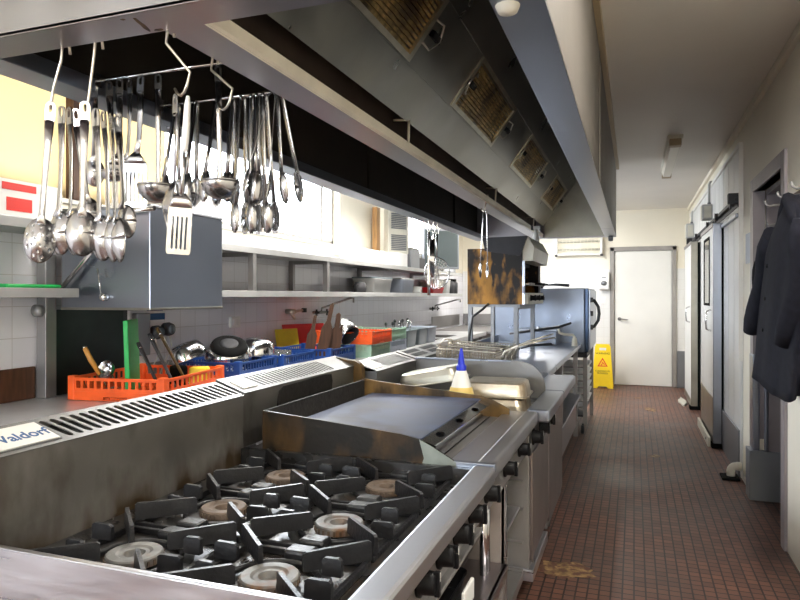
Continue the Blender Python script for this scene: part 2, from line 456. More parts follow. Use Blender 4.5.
struct('wall_left', b, 'cream_paint')
struct('wall_left_tiles', B().box(XL - .18, XL + .008, YN, YF, 0, 1.78), 'wall_tile_side')
b = B().box(XL - .1, -.36, YF, YF + .1, 1.82, ZC).box(.60, 2.2, YF, YF + .1, 1.82, ZC).box(-.36, .60, YF, YF + .1, 2.17, ZC)
struct('wall_far', b, 'cream_paint')
struct('wall_far_tiles', B().box(XL - .1, -.36, YF - .008, YF + .1, 0, 1.82).box(.60, XR + .1, YF - .008, YF + .1, 0, 1.82), 'wall_tile_end')
# corridor wall with the open doorway
DW = (4.15, 5.05, 2.12)
b = B().box(XR, XR + .16, DW[1], YF, 0, ZC).box(XR, XR + .16, YN, DW[0], 0, ZC).box(XR, XR + .16, DW[0], DW[1], DW[2], ZC)
struct('wall_right', b, 'cream_paint')
b = B().box(2.0, 2.1, 3.2, 6.2, 0, ZC).box(XR + .16, 2.0, 6.1, 6.2, 0, ZC).box(XR + .16, 2.0, 3.2, 3.3, 0, ZC)
struct('wall_store', b, 'frame_mauve')
# doorway lining
d = struct('door_2', B().box(XR - .018, XR + .06, DW[1], DW[1] + .11, .42, DW[2] + .09, .006).box(XR - .018, XR + .06, DW[0] - .09, DW[0], 0, DW[2] + .09, .006)
           .box(XR - .018, XR + .06, DW[0], DW[1], DW[2], DW[2] + .09, .006), 'frame_mauve')
struct('door_lining', B().box(XR + .06, XR + .16, DW[1] - .03, DW[1], 0, DW[2]).box(XR + .06, XR + .16, DW[0], DW[0] + .03, 0, DW[2]).box(XR + .06, XR + .16, DW[0], DW[1], DW[2] - .03, DW[2])
       .box(XR - .02, XR + .055, DW[1] - .015, DW[1] - .002, .42, DW[2]), 'frame_mauve', d)
struct('trim_1', B().box(XR - .045, XR + .15, DW[1] - .045, DW[1] + .12, 0, .34, .004), 'grey_metal')
struct('trim_2', B().box(XR - .022, XR + .02, DW[1] - .03, DW[1] + .115, .34, 1.0, .008).box(XR + .045, XR + .07, DW[1] - .05, DW[1] - .025, .34, 1.02, .008), 'steel_cool')
# coolroom cladding on the corridor wall
b = B().box(XR - .016, XR, 5.6, 10.3, 0, 2.56)
for i in range(14): b.box(XR - .019, XR - .016, 5.62 + i * .33, 5.93 + i * .33, .02, 2.54)
struct('trim_3', b, 'panel_white')
struct('trim_4', B().box(XR - .03, XR - .0, 5.585, 5.612, .9, 2.57).box(XR - .03, XR, 5.6, 10.3, 2.55, 2.585), 'white_paint')
struct('baseboard_right', B().box(XR - .032, XR - .016, 5.62, 6.6, 0, .36, .004), 'grey_metal')
struct('baseboard_far', B().box(.62, XR - .02, YF - .02, YF - .006, 0, .56, .003), 'grey_metal')
struct('trim_5', B().box(XR - .03, XR, YN, DW[0] - .1, ZC - .045, ZC).box(XR - .03, XR, DW[0] - .1, YF, ZC - .045, ZC).box(-.4, XR - .03, YF - .03, YF, ZC - .03, ZC), 'cream_paint')
struct('trim_6', B().box(XR - .012, XR - .002, 5.05 + .12, 5.6, .0, .05), 'white_paint')

struct('wall_gap_backing', B().box(-.5, .75, YF + .101, YF + .15, 0, 2.3), 'cream_paint')  # added behind the far door to keep sky out of its gaps
# far door
d = struct('door_1', B().box(-.288, .545, YF + .0, YF + .045, .008, 2.10, .003), 'white_paint')
struct('door_frame', B().box(-.355, -.292, YF - .03, YF + .09, 0, 2.165, .006).box(.549, .612, YF - .03, YF + .09, 0, 2.165, .006).box(-.355, .612, YF - .03, YF + .09, 2.104, 2.17, .006), 'frame_grey', d)
b = B().lathe([(.0, 0), (.027, 0), (.027, .012), (.010, .016), (.010, .05)], basis((-.215, YF, 1.04), (1, 0, 0), (0, 0, 1)), 16)
b.tube([(-.215, YF - .05, 1.04), (-.19, YF - .055, 1.04), (-.10, YF - .055, 1.03), (-.085, YF - .05, 1.03)], [.010, .010, .008, .006], 8)
struct('door_handle', b, 'steel_dull', d)

# windows in the sink wall
def window(name, w, mull, blind=None):
    y0, y1, z0, z1 = w
    xo = XL - .10
    b = B().box(xo - .02, xo + .03, y0, y1, z0, z0 + .045).box(xo - .02, xo + .03, y0, y1, z1 - .045, z1).box(xo - .02, xo + .03, y0, y0 + .045, z0, z1).box(xo - .02, xo + .03, y1 - .045, y1, z0, z1)
    fr = struct(name, b, 'frame_grey')
    for k, (m, wd) in enumerate(mull): struct('window_mullion', B().box(xo - .02, xo + .04, m - wd / 2, m + wd / 2, z0 + .045, z1 - .045), 'frame_grey', fr)
    struct('window_pane', B().box(xo, xo + .004, y0 + .045, y1 - .045, z0 + .045, z1 - .045), 'clear_glass', fr)
    struct('window_sill', B().box(XL - .08, XL + .02, y0 - .02, y1 + .02, z0 - .025, z0 - .001, .004), 'white_paint', fr)
    if blind:
        n = 24
        bb = B().grid(lambda u, v: (XL - .055 + .004 * math.sin(u * 14), blind[0] + (blind[1] - blind[0]) * u, z0 + .01 + (z1 - z0 - .02) * v), n, 6)
        o = struct('window_blind', bb, 'blind_cloth', fr, solid=.001)
window('window_1', W1, [(4.55, .022), (5.6, .05)])
window('window_2', W2, [(8.25, .04)])
b = B().grid(lambda u, v: (XL - .055 + .004 * math.sin(u * 14), 1.52 + 1.86 * u, 1.915 + .69 * v), 24, 6)
o = single('roller_blind', b, 'blind_cloth', 'cream roller blind drawn down over one end of the sink wall window', 'blind', (XL - .055, 2.4, 2.6), solid=.001)
struct('trim_7', B().box(XL - .03, XL + .025, 2.59, 2.63, 1.90, 2.62, .003), 'wood')

# worn floor markings
def blob(cx, cy, rx, ry, seed, n=18, rot=0.):
    rn = random.Random(seed); pts = []
    for i in range(n):
        a = 2 * PI * i / n; k = .7 + .45 * rn.random()
        x, y = rx * k * math.cos(a), ry * k * math.sin(a)
        pts.append((cx + x * math.cos(rot) - y * math.sin(rot), cy + x * math.sin(rot) + y * math.cos(rot)))
    return pts
for k, (cx, cy, rx, ry) in enumerate(((-.33, 3.42, .15, .11), (.19, 8.6, .07, .16), (.17, 6.1, .05, .05), (.05, 9.5, .05, .05))):
    struct('floor_marking', B().prism(blob(cx, cy, rx, ry, k + 3), 'z', .0, .0012), 'mark_yellow')

# ================================================================== extraction hood
Z0 = 2.0; HY0, HY1, HX0, HX1 = 1.10, 6.95, -1.61, -.17
hood = thing('extraction_hood', 'long stainless steel extraction canopy hung over the cooking line', 'extraction hood', (-.9, 4., Z0))
# outer skirts
part('skirt', B().box(HX1 - .004, HX1, HY0, HY1, Z0, ZC - .055).box(HX1 - .001, HX1 + .004, 3.55, 3.556, Z0 + .005, ZC - .06), 'skirt_steel', hood, 'dull outer face along the corridor')
part('skirt', B().box(HX0, HX1, HY0, HY0 + .004, Z0, ZC), 'steel_dull', hood)
part('skirt', B().box(HX0, HX0 + .004, HY0, HY1, Z0, ZC).box(HX0 + .004, HX0 + .02, 3.84, 3.87, Z0 + .03, ZC).box(HX0 + .004, HX0 + .02, 5.95, 5.98, Z0 + .03, ZC), 'hood_shade', hood, 'inner back face coloured dark for its shade')
part('skirt', B().box(HX0, HX1, HY1 - .004, HY1, Z0, ZC - .055), 'steel_hood', hood)
def gutter(*q):
    return B().box(*q, Z0 - .002, Z0 + .006)
def lip(b, *q):
    return b.box(*q, Z0, Z0 + .045)
part('gutter', lip(gutter(HX1 - .105, HX1, HY0, HY1), HX1 - .107, HX1 - .104, HY0 + .1, HY1 - .1).box(HX1 - .105, HX1, 6.03, 6.035, Z0 - .003, Z0 - .001), 'steel_cool', hood)
part('gutter', lip(gutter(HX0, HX1 - .105, HY0, HY0 + .10), HX0 + .1, HX1 - .105, HY0 + .098, HY0 + .101), 'steel_hood', hood)
part('gutter', lip(gutter(HX0, HX0 + .105, HY0 + .10, HY1), HX0 + .104, HX0 + .107, HY0 + .1, HY1 - .1), 'steel_cool', hood)
part('gutter', lip(gutter(HX0 + .105, HX1 - .105, HY1 - .10, HY1), HX0 + .1, HX1 - .1, HY1 - .103, HY1 - .1), 'steel_hood', hood)
# far closing panel inside, leaning out slightly
part('end_panel', B().box(-.86, HX1 - .1, HY1 - .2, HY1 - .196, Z0 + .0, 2.73), 'steel_warm', hood)
part('ceiling_trim', B().box(HX1 - .01, HX1 + .028, HY0, HY1 + .02, ZC - .055, ZC - .005, .004), 'tan_cap', hood)
# drip shelf in the middle with its pale upturned edge
part('drip_shelf', B().box(-1.0, -.885, HY0 + .1, HY1 - .2, Z0, Z0 + .004), 'steel_hood', hood)
part('shelf_edge', B().prism([(-.890, Z0 - .002), (-.876, Z0 + .004), (-.870, Z0 + .032), (-.875, Z0 + .033), (-.881, Z0 + .009), (-.891, Z0 + .003)], 'y', HY0 + .1, HY1 - .2), 'pale_strip', hood, 'pale upturned edge of the drip shelf')
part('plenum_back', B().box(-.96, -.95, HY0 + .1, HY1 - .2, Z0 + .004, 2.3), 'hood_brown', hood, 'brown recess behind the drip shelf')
TH = R(53.); c, s = math.cos(TH), math.sin(TH)
P0 = Vector((-.876, 0, 2.115))
def SL(d, y, off=0.): # point at slope distance d, along y, off the face towards the kitchen
    return Vector((P0.x + d * c + off * s, y, P0.z + d * s - off * c))
def slab(b, d0, d1, y0, y1, o0, o1):
    q = [SL(d, y, o) for d, o in ((d0, o0), (d1, o0), (d1, o1), (d0, o1)) for y in (y0, y1)]
    v = [b.bm.verts.new(p) for p in q]
    for f in ((0, 1, 3, 2), (2, 3, 5, 4), (4, 5, 7, 6), (6, 7, 1, 0), (0, 2, 4, 6), (1, 7, 5, 3)): b.bm.faces.new([v[i] for i in f])
    return b
fY = [(1.30, 2.23), (2.80, 3.66), (4.26, 5.16), (5.76, 6.60)]
part('filter_bank', slab(slab(B(), 0, .172, HY0 + .1, HY1 - .2, -.004, 0), .422, .78, HY0 + .1, HY1 - .2, -.004, 0), 'steel_warm', hood)
b = B(); y = HY0 + .1
for a, e in fY: slab(b, .172, .422, y, a, -.004, .0); y = e
slab(b, .172, .422, y, HY1 - .2, -.004, .0)
slab(b, .166, .170, HY0 + .1, HY1 - .2, 0, .004); slab(b, .424, .428, HY0 + .1, HY1 - .2, 0, .004)
part('filter_bank', b, 'steel_warm', hood)
for i, (a, e) in enumerate(fY):
    fr = part('filter', slab(slab(slab(slab(B(), .172, .192, a, e, -.012, .008), .402, .422, a, e, -.012, .008), .192, .402, a, a + .03, -.012, .008), .192, .402, e - .03, e, -.012, .008), 'filter_frame', hood, 'grease filter with golden baffles')
    b = B(); n = 12
    slab(b, .192, .402, a + .03, e - .03, -.03, -.028)
    for k in range(n):
        d0 = .194 + .206 * k / n
        slab(b, d0, d0 + .206 / n * .60, a + .032, e - .032, -.012, -.002)
    part('baffle', b, 'filter_mesh', fr)
    for yy, sg in ((a + .07, -1), (e + .0, 1)):
        hb = B()
        dm = .30
        hb.tube([SL(dm - .045, yy, .008), SL(dm - .05, yy + sg * .05, .02), SL(dm, yy + sg * .085, .024), SL(dm + .05, yy + sg * .05, .02), SL(dm + .045, yy, .008)], .0045, 6)
        hd = part('handle', hb, 'wire', fr)
        part('grip', slab(B(), dm - .012, dm + .012, yy + sg * .035 - .03, yy + sg * .035 + .055, .010, .026), 'black_plastic', hd)
# rear slope of the filter bank
b = B(); b.prism([(-.99, 2.1), (-1.42, 2.70), (-1.425, 2.70), (-.995, 2.1)], 'y', HY0 + .1, HY1 - .2); part('rear_bank', b, 'hood_shade', hood)
# brackets holding the drip shelf
for yy in (2.55, 4.35, 6.1):
    b = B().tube([(-.882, yy, 2.03), (-.872, yy - .02, 2.125)], .006, 4).tube([(-.872, yy - .02, 2.125), (-.94, yy - .02, 2.13)], .005, 4)
    part('bracket', b, 'pale_strip', hood)
for yy in (1.9, 6.85):
    part('grease_cup', B().lathe([(.0, -.05), (.022, -.045), (.026, 0)], Matrix.Translation((HX1 - .05, yy, Z0 - .002)) , 12, True, False) if yy > 3 else B().lathe([(.0, -.016), (.020, -.014), (.026, 0)], Matrix.Translation((HX1 - .075, 1.335, Z0 - .002)), 14, True, False), 'grey_metal' if yy > 3 else 'enamel_cream', hood)
# two rods across the back bay
for yy in (1.50, 1.77):
    part('utensil_rod', B().cyl((HX0 + .1, yy, 2.035), (-.995, yy, 2.035), .005, 8).box(HX0 + .1, HX0 + .125, yy - .012, yy + .012, 2.015, 2.055), 'steel_shine', hood)
# rust runs on the near gutter
b = B().prism(blob(-1.02, 1.155, .006, .035, 5, 12, .25), 'z', Z0 - .0026, Z0 - .0019).prism(blob(-1.005, 1.19, .012, .006, 6, 10), 'z', Z0 - .0026, Z0 - .0019).prism(blob(-1.04, 1.12, .006, .004, 8, 10), 'z', Z0 - .0026, Z0 - .0019)
part('rust_mark', b, 'burnt_brown', hood)
# ceiling light
lf = thing('ceiling_light', 'unlit pale fluorescent batten with brown end caps on the corridor ceiling', 'ceiling light', (.325, 6.7, ZC))
part('batten', B().box(.265, .385, 5.85, 7.5, ZC - .03, ZC, .004), 'beige_plastic', lf)
part('diffuser', B().prism([(.275, ZC - .03), (.375, ZC - .03), (.36, ZC - .085), (.29, ZC - .085)], 'y', 5.95, 7.4), 'diffuser', lf)
for yy in (5.86, 7.4): part('end_cap', B().box(.278, .372, yy, yy + .09, ZC - .088, ZC - .028, .006), 'tan_cap', lf)

# unseen lamps added to brighten corridor, far wall and sink aisle
for nm, (x, y, l, pw, z), lb in (('near', (.30, -1.35, 1.3, 70, ZC), 'added unseen light on the corridor ceiling by the near end'), ('near', (.50, 1.9, 1.3, 26, ZC), 'added unseen light on the corridor ceiling beside the cooktop'), ('far', (-1.3, 8.9, 1.3, 60, ZC), 'added unseen light on the ceiling past the far end of the hood'),
        ('aisle', (-1.84, 3.1, 1.5, 32, 2.34), 'added unseen light hung low over the sink aisle by the dishwasher'), ('aisle', (-1.84, 5.6, 1.5, 32, 2.34), 'added unseen light hung low over the sink aisle by the taps')):
    t = thing('added_light', lb, 'ceiling light', (x, y, z))
    part('batten', B().box(x - .06, x + .06, y - l / 2, y + l / 2, z - .03, z, .004), 'beige_plastic', t)
    part('tube', B().cyl((x, y - l / 2 + .03, z - .05), (x, y + l / 2 - .03, z - .05), .014, 10), 'added_tube_light', t)
    if z < ZC:
        for yy in (y - .5, y + .5): part('drop_rod', B().cyl((x, yy, z), (x, yy, ZC), .006, 8), 'beige_plastic', t)
    li = bpy.data.lights.new('added_glow', 'AREA'); li.shape = 'RECTANGLE'; li.size = .08; li.size_y = l; li.energy = pw; li.color = (1, .96, .90)
    lo = bpy.data.objects.new('added_glow', li); COL.objects.link(lo); lo.location = (x, y, z - .07)
# ================================================================== world, camera
w = bpy.data.worlds.new('sky'); S.world = w; w.use_nodes = True
bg = w.node_tree.nodes['Background']; bg.inputs[0].default_value = (.86, .93, 1.0, 1); bg.inputs[1].default_value = 24.
for nm, (y0, y1, z0, z1) in (('w1', W1), ('w2', W2)):
    li = bpy.data.lights.new('window_portal', 'AREA'); li.shape = 'RECTANGLE'; li.size = z1 - z0; li.size_y = y1 - y0; li.cycles.is_portal = True
    lo = bpy.data.objects.new('window_portal', li); COL.objects.link(lo); lo.location = (XL - .17, (y0 + y1) / 2, (z0 + z1) / 2); lo.rotation_euler = (0, -PI / 2, 0)
li = bpy.data.lights.new('window_portal', 'AREA'); li.shape = 'RECTANGLE'; li.size = W3[1] - W3[0]; li.size_y = W3[3] - W3[2]; li.cycles.is_portal = True
lo = bpy.data.objects.new('window_portal', li); COL.objects.link(lo); lo.location = ((W3[0] + W3[1]) / 2, YN - .12, (W3[2] + W3[3]) / 2); lo.rotation_euler = (PI / 2, 0, 0)
cam = bpy.data.cameras.new('camera'); co = bpy.data.objects.new('camera', cam); COL.objects.link(co); S.camera = co
FPX = 650.
cam.sensor_width = 36; cam.lens = FPX / 800 * 36; cam.shift_y = -4 / 800
co.location = (0, 0, 1.40); co.rotation_euler = (PI / 2, 0, math.atan(234 / FPX))
cam.clip_start = .05
S.view_settings.view_transform = 'Standard'; S.view_settings.look = 'None'; S.view_settings.gamma = 1; S.view_settings.use_curve_mapping = False
S.view_settings.exposure = .45
try:
    S.cycles.max_bounces = 10; S.cycles.diffuse_bounces = 5; S.cycles.glossy_bounces = 6; S.cycles.use_denoising = True
    S.cycles.sample_clamp_indirect = 8.; S.cycles.caustics_reflective = False; S.cycles.caustics_refractive = False
except Exception: pass
# ================================================================== six burner cooktop
def splash(root, y0, y1, xf, zt, xb, zb, slots, mname='splash_steel', plate=None, zbase=.86, slot_w=.017):
    """upstand of a cooking unit: face at xf, sloping vented cap back to xb"""
    part('splashback', B().box(xf - .02, xf, y0, y1, zbase, zt, .0).box(xb, xf - .02, y0, y0 + .003, zbase, zt).box(xb, xf - .02, y1 - .003, y1, zbase, zt).box(xb, xb + .003, y0, y1, zbase, zb), mname, root)
    O = Vector((xf + .004, y0, zt)); V = Vector((xb - xf - .004, 0, zb - zt)); ln = V.length; V.normalize()
    U = Vector((0, 1, 0))
    holes = [capsule(yy - y0, ln * .5, slot_w, ln * .74, 4, -.16) for yy in slots]
    v = part('vent_cap', B().plate(rect(0, y1 - y0, 0, ln), holes, O, U, V, .002), 'splash_clean', root)
    N_ = U.cross(V)
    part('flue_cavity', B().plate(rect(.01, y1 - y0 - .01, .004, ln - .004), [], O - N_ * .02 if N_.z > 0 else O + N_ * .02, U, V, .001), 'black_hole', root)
    return O, U, V, ln
ck = thing('gas_cooktop', 'six burner steel gas cooktop with cast iron grates and vented upstand', 'cooktop', (-.80, 1.375, .47))
CY0, CY1, CX0, CX1 = .915, 1.831, -1.20, -.37
part('deck', B().box(CX0, -.435, CY0 + .003, CY1 - .003, .845, .857).box(CX0, -.435, CY1 - .02, CY1, .857, .905), 'hob_deck', ck, 'greasy black burner deck')
part('side_panel', B().box(CX0 - .13, CX1, CY0 - .002, CY0 + .004, .60, .914).box(CX0, -.43, CY0, CY0 + .014, .906, .916, .003), 'steel_brushed', ck)
part('front_rail', B().box(-.435, CX1, CY0, CY1, .868, .915, .009), 'steel_brushed', ck)
part('control_panel', B().box(-.47, -.425, CY0, CY1, .735, .868, .003).box(-.455, -.405, CY0, CY1, .728, .738, .003), 'steel_dull', ck)
part('body', B().box(-1.25, -.47, CY0 + .01, CY1, .72, .845), 'steel_dull', ck)
O, U, V, ln = splash(ck, CY0 - .02, CY1, -1.205, 1.073, -1.315, 1.112, [1.145 + .0288 * k for k in range(24)], zbase=.845, slot_w=.019)
xf = basis(O + U * (.985 + .015 - (CY0 - .02)) + V * (ln * .30) + (U.cross(V) if U.cross(V).z > 0 else V.cross(U)) * .006, -U, -V)
# maker's plate at the near end of the cap
nz = U.cross(V); nz = nz if nz.z > 0 else -nz
pl = part('name_plate', B().plate(rect(.0, .225, ln * .16, ln * .86), [], O + nz * .002, U, V, .0025), 'white_plastic', ck)
text('lettering', 'Waldorf', .042, 'blue_ink', ck, basis(O + U * .222 + V * (ln * .36) + nz * .0048, U, V), .0004, 'RIGHT', .0007)
part('plate_line', B().plate(rect(.0, .225, ln * .10, ln * .125), [], O + nz * .0022, U, V, .001), 'charcoal', ck)
BX = (-.957, -.642); BY = (1.062, 1.368, 1.672)
k = 0
for by in BY:
    for bx in BX:
        front = bx > -.8
        rusty = (by > 1.3 and not front) or by > 1.6
        part('burner_well', B().lathe([(.118, .0005), (.112, .004), (.10, .0035), (.085, -.004), (.0, -.006)], Matrix.Translation((bx, by, .8575)), 28), 'black_hole' if not rusty else 'hob_deck', ck)
        prof = [(.030, 0), (.056, .0), (.056, .015), (.053, .018), (.036, .018), (.030, .015), (.022, .015), (.019, .002), (0, .001)]
        h = part('burner_head', B().lathe(prof, Matrix.Translation((bx, by, .862)), 36, smooth=False), 'burner_rust' if rusty else 'burner_metal', ck, 'rusty burner head' if rusty else None)
        b = B()
        for i in range(26):
            a = 2 * PI * i / 26
            b.box(-.0025, .0025, .055, .058, .001, .012, xf=Matrix.Translation((bx, by, .862)) @ Matrix.Rotation(a, 4, 'Z'))
        part('flame_port', b, 'burner_rust', h)
def grate(bx, by):
    b = B()
    def bar(p, q, h0, h1, w=.011):
        p = Vector((p[0], p[1], 0)); q = Vector((q[0], q[1], 0)); d = (q - p).normalized(); n = Vector((-d.y, d.x, 0)) * w / 2
        zb = .874
        rings = []
        for pt, h in ((p, h0), (p + d * .006, h0 + .004), (q - d * .006, h1 + .004), (q, h1)):
            rings.append([pt - n * 1.1 + Vector((0, 0, zb)), pt + n * 1.1 + Vector((0, 0, zb)), pt + n * .75 + Vector((0, 0, h)), pt - n * .75 + Vector((0, 0, h))])
        b.ring_loft(rings, smooth=False)
    zt = .909
    # four long diagonal fingers, inner ends lower over the flame
    for sx in (-1, 1):
        for sy in (-1, 1):
            bar((bx + sx * .046, by + sy * .044), (bx + sx * .148, by + sy * .140), zt - .003, zt)
            # inner hook of the finger
    # short fingers square to the sides
    for sx in (-1, 1):
        for o in (-.046, .046):
            bar((bx + sx * (.088 if sx * o > 0 else .100), by + o), (bx + sx * (.128 if sx * o > 0 else .152), by + o), zt - .006, zt - .005, .012)
    # flat saddles between neighbouring burners
    for sy in (-1, 1): b.box(bx - .030, bx + .030, by + sy * .122 - .022, by + sy * .122 + .022, .860, .884, .006)
    # base web that joins the fingers
    for a in (0, 1, 2, 3):
        m = Matrix.Translation((bx, by, 0)) @ Matrix.Rotation(a * PI / 2, 4, 'Z')
        b.box(-.146, .146, .134, .1455, .8575, .871, .002, xf=m)
        b.box(.085, .142, -.012, .012, .8575, .868, .002, xf=m)
    b.tube([(bx + .092 * math.cos(t * PI / 12), by + .092 * math.sin(t * PI / 12), .866) for t in range(24)], .006, 6, closed=True)
    return b
for by in BY:
    for bx in BX: part('pan_support', grate(bx, by), 'cast_iron', ck)
def knob(root, x, y, z, r=.029, lab=None):
    m = basis((x, y, z), (0, 1, 0), (0, 0, 1))
    b = B().lathe([(0, 0), (r * 1.12, 0), (r * 1.12, .006), (r * .9, .009), (r * .82, .034), (r * .7, .038), (0, .038)], m, 20)
    b.box(-r * .22, r * .22, -r * .9, r * .9, .034, .046, .002, xf=m)
    kb = part('knob', b, 'black_plastic', root, lab)
    part('knob_mark', B().box(-.0012, .0012, r * .2, r * .85, .0458, .0466, xf=m), 'white_plastic', kb)
for yy in (1.0, 1.15, 1.30, 1.45, 1.60, 1.76): knob(ck, -.425, yy, .800)
# open stand under the cooktop
part('undershelf', B().box(-1.2, -.41, CY0, 2.25, .455, .470, .003).box(-.425, -.412, CY0, 2.25, .43, .470, .002).box(-.56, -.552, CY0, 2.25, .470, .4725), 'steel_hood', ck)
part('back_panel', B().box(-1.2, -1.195, CY0, 2.25, .02, .72), 'steel_dull', ck)
for yy in (CY0 + .02, 2.225): part('leg', B().box(-.46, -.42, yy - .02, yy + .02, .0, .455, .003), 'steel_dull', ck)
for yy in (2.135, 2.17): part('gas_pipe', B().cyl((-.472, yy, .47), (-.472, yy, .733), .0135, 12), 'steel_shine', ck)

# things on the undershelf
bn = thing('gastronorm_tub', 'black plastic tub on the open shelf below the cooktop', 'tub', (-.60, 1.88, .4745))
b = B(); rings = []
for z, k2 in ((.4745, .88), (.525, 1.0), (.53, 1.06), (.535, 1.06)): rings.append([(-.60 + px * k2, 1.88 + py * k2, z) for px, py in rrect(.20, .26, .03)])
b.ring_loft(rings, True, False); part('tub', b, 'black_plastic', bn, solid=.003)
single('chopping_board', B().box(-.474, -.462, 1.84, 1.96, 0.4715, .535, .004), 'white_plastic', 'pale board standing on edge in front of the black tub under the cooktop', 'chopping board', (-.469, 1.94, .4725))

# ================================================================== griddle
gr = thing('gas_griddle', 'solid top griddle with burnt splash guards beside the six burner cooktop', 'griddle', (-.8, 2.3, .2))
GY0, GY1 = 1.838, 2.765
part('body', B().box(-1.19, -.435, GY0, GY1, .735, .90).box(-1.18, -.44, 2.284, GY1, .201, .24).box(-1.19, -1.18, 2.284, GY1, .2, .735), 'steel_dull', gr)
part('apron', B().box(-.515, -.43, GY0, GY1, .895, .912, .003), 'steel_brushed', gr)
part('front_rail', B().box(-.435, -.38, GY0, GY1, .862, .915, .009), 'steel_brushed', gr)
part('rail_joint', B().box(-.52, -.372, GY0 - .004, GY0 + .016, .895, .919, .003), 'steel_cool', gr)
part('control_panel', B().box(-.47, -.425, GY0, GY1, .735, .865, .003), 'steel_dull', gr)
for yy in (1.955, 2.26, 2.56): knob(gr, -.425, yy, .800, .028)
part('trough', B().box(-.575, -.515, GY0 + .02, 2.66, .845, .85).box(-.515, -.512, GY0 + .02, 2.66, .845, .895), 'steel_warm', gr)
part('plate', B().box(-1.09, -.60, GY0 + .018, 2.665, .945, .972, .002), 'griddle_plate', gr, 'blue grey seasoned griddle plate')
# perforated scrap bar along the front of the plate
hl = [[(px + cx, py + .022) for px, py in [(.034 * math.cos(a * PI / 7), .013 * math.sin(a * PI / 7)) for a in range(14)]] for cx in (.13, .37, .61)]
part('grease_bar', B().plate(rect(0, .815, 0, .046), hl, (-.600, GY0 + .02, .968), (0, 1, 0), (.94, 0, -.34), .004).box(-.562, -.556, GY0 + .02, 2.655, .91, .953), 'steel_shine', gr)
part('grease_channel', B().box(-.60, -.56, GY0 + .03, 2.65, .90, .906), 'black_hole', gr)
GP = [(-1.135, .86), (-1.135, 1.028), (-.90, 1.008), (-.66, .986), (-.60, .974), (-.56, .955), (-.487, .915), (-.49, .86)]
part('splash_guard', B().prism(GP, 'y', GY0 - .003, GY0 + .006), 'guard_burnt', gr, 'burnt brown guard beside the burners')
part('guard_tip', B().prism([(-.60, .875), (-.585, .92), (-.60, .9745), (-.56, .9555), (-.4868, .9155), (-.486, .875)], 'y', GY0 - .0042, GY0 - .0031), 'steel_tip', gr, 'bare steel tip of the guard')
GP2 = [(-1.135, .90), (-1.135, 1.034), (-1.06, 1.024), (-.63, .986), (-.60, .984), (-.55, .968), (-.482, .934), (-.482, .90)]
part('splash_guard', B().prism(GP2, 'y', 2.665, 2.674), 'burnt_brown', gr, 'golden brown burnt guard at the far side of the plate')
part('rear_guard', B().box(-1.135, -1.127, GY0, 2.67, .93, 1.028), 'carbon', gr)
O, U, V, ln = splash(gr, GY0 + .004, GY1, -1.212, 1.078, -1.32, 1.118, [1.99 + .0262 * k for k in range(22)], zbase=.90, slot_w=.014)
nz = U.cross(V); nz = nz if nz.z > 0 else -nz
part('name_plate', B().plate(rect(.03, .115, ln * .2, ln * .7), [], O + nz * .002, U, V, .003), 'beige_plastic', gr)
pts = [(2.06, 1.03), (2.07, 1.055), (2.10, 1.069), (2.25, 1.071), (2.44, 1.073), (2.50, 1.068), (2.51, 1.04), (2.50, .99), (2.44, .965), (2.06, .955), (2.05, .98)]
part('carbon_patch', B().prism([(-1.2118, p[0], p[1]) [1:] for p in pts], 'x', -1.2120, -1.2090), 'carbon', gr, 'black patch of baked on carbon')
# rolled end piece of the upstand, browned by heat
b = B(); ring = []
for i in range(9):
    a = PI * .5 * i / 8; ring.append((-1.215 + .035 * math.sin(a) + .03, 1.06 + .04 * math.cos(a) - .015))
prof = [(-1.30, .93)] + [(-1.30, 1.115), (-1.24, 1.105)] + [(-1.225 + .055 * math.sin(a), 1.06 + .045 * math.cos(a)) for a in (0, .4, .8, 1.2, 1.57)] + [(-1.16, .93)]
part('end_piece', B().prism(prof, 'y', GY1 - .03, GY1 + .004), 'burnt_brown', gr)
# open cabinet under the griddle with its tray runners
part('cabinet_side', B().box(-1.20, -.425, 2.262, 2.282, .20, .735, .002), 'steel_panel', gr)
part('front_stile', B().box(-.44, -.424, 2.262, 2.300, .20, .735, .003), 'steel_brushed', gr)
for z in (.24, .36, .50, .62):
    for ya in (2.282, 2.735): part('runner', B().box(-1.1, -.44, ya, ya + .028, z, z + .006), 'steel_dull', gr)
part('cabinet_tray', B().box(-1.1, -.45, 2.31, 2.74, .506, .516, .003), 'steel_brushed', gr)
for yy in (2.30, 2.72): part('leg', B().cyl((-.50, yy, 0), (-.50, yy, .20), .02, 10), 'steel_dull', gr)
part('leg', B().cyl((-1.1, 2.3, 0), (-1.1, 2.3, .20), .02, 10), 'steel_dull', gr)
part('leg', B().cyl((-1.1, 2.72, 0), (-1.1, 2.72, .20), .02, 10), 'steel_dull', gr)

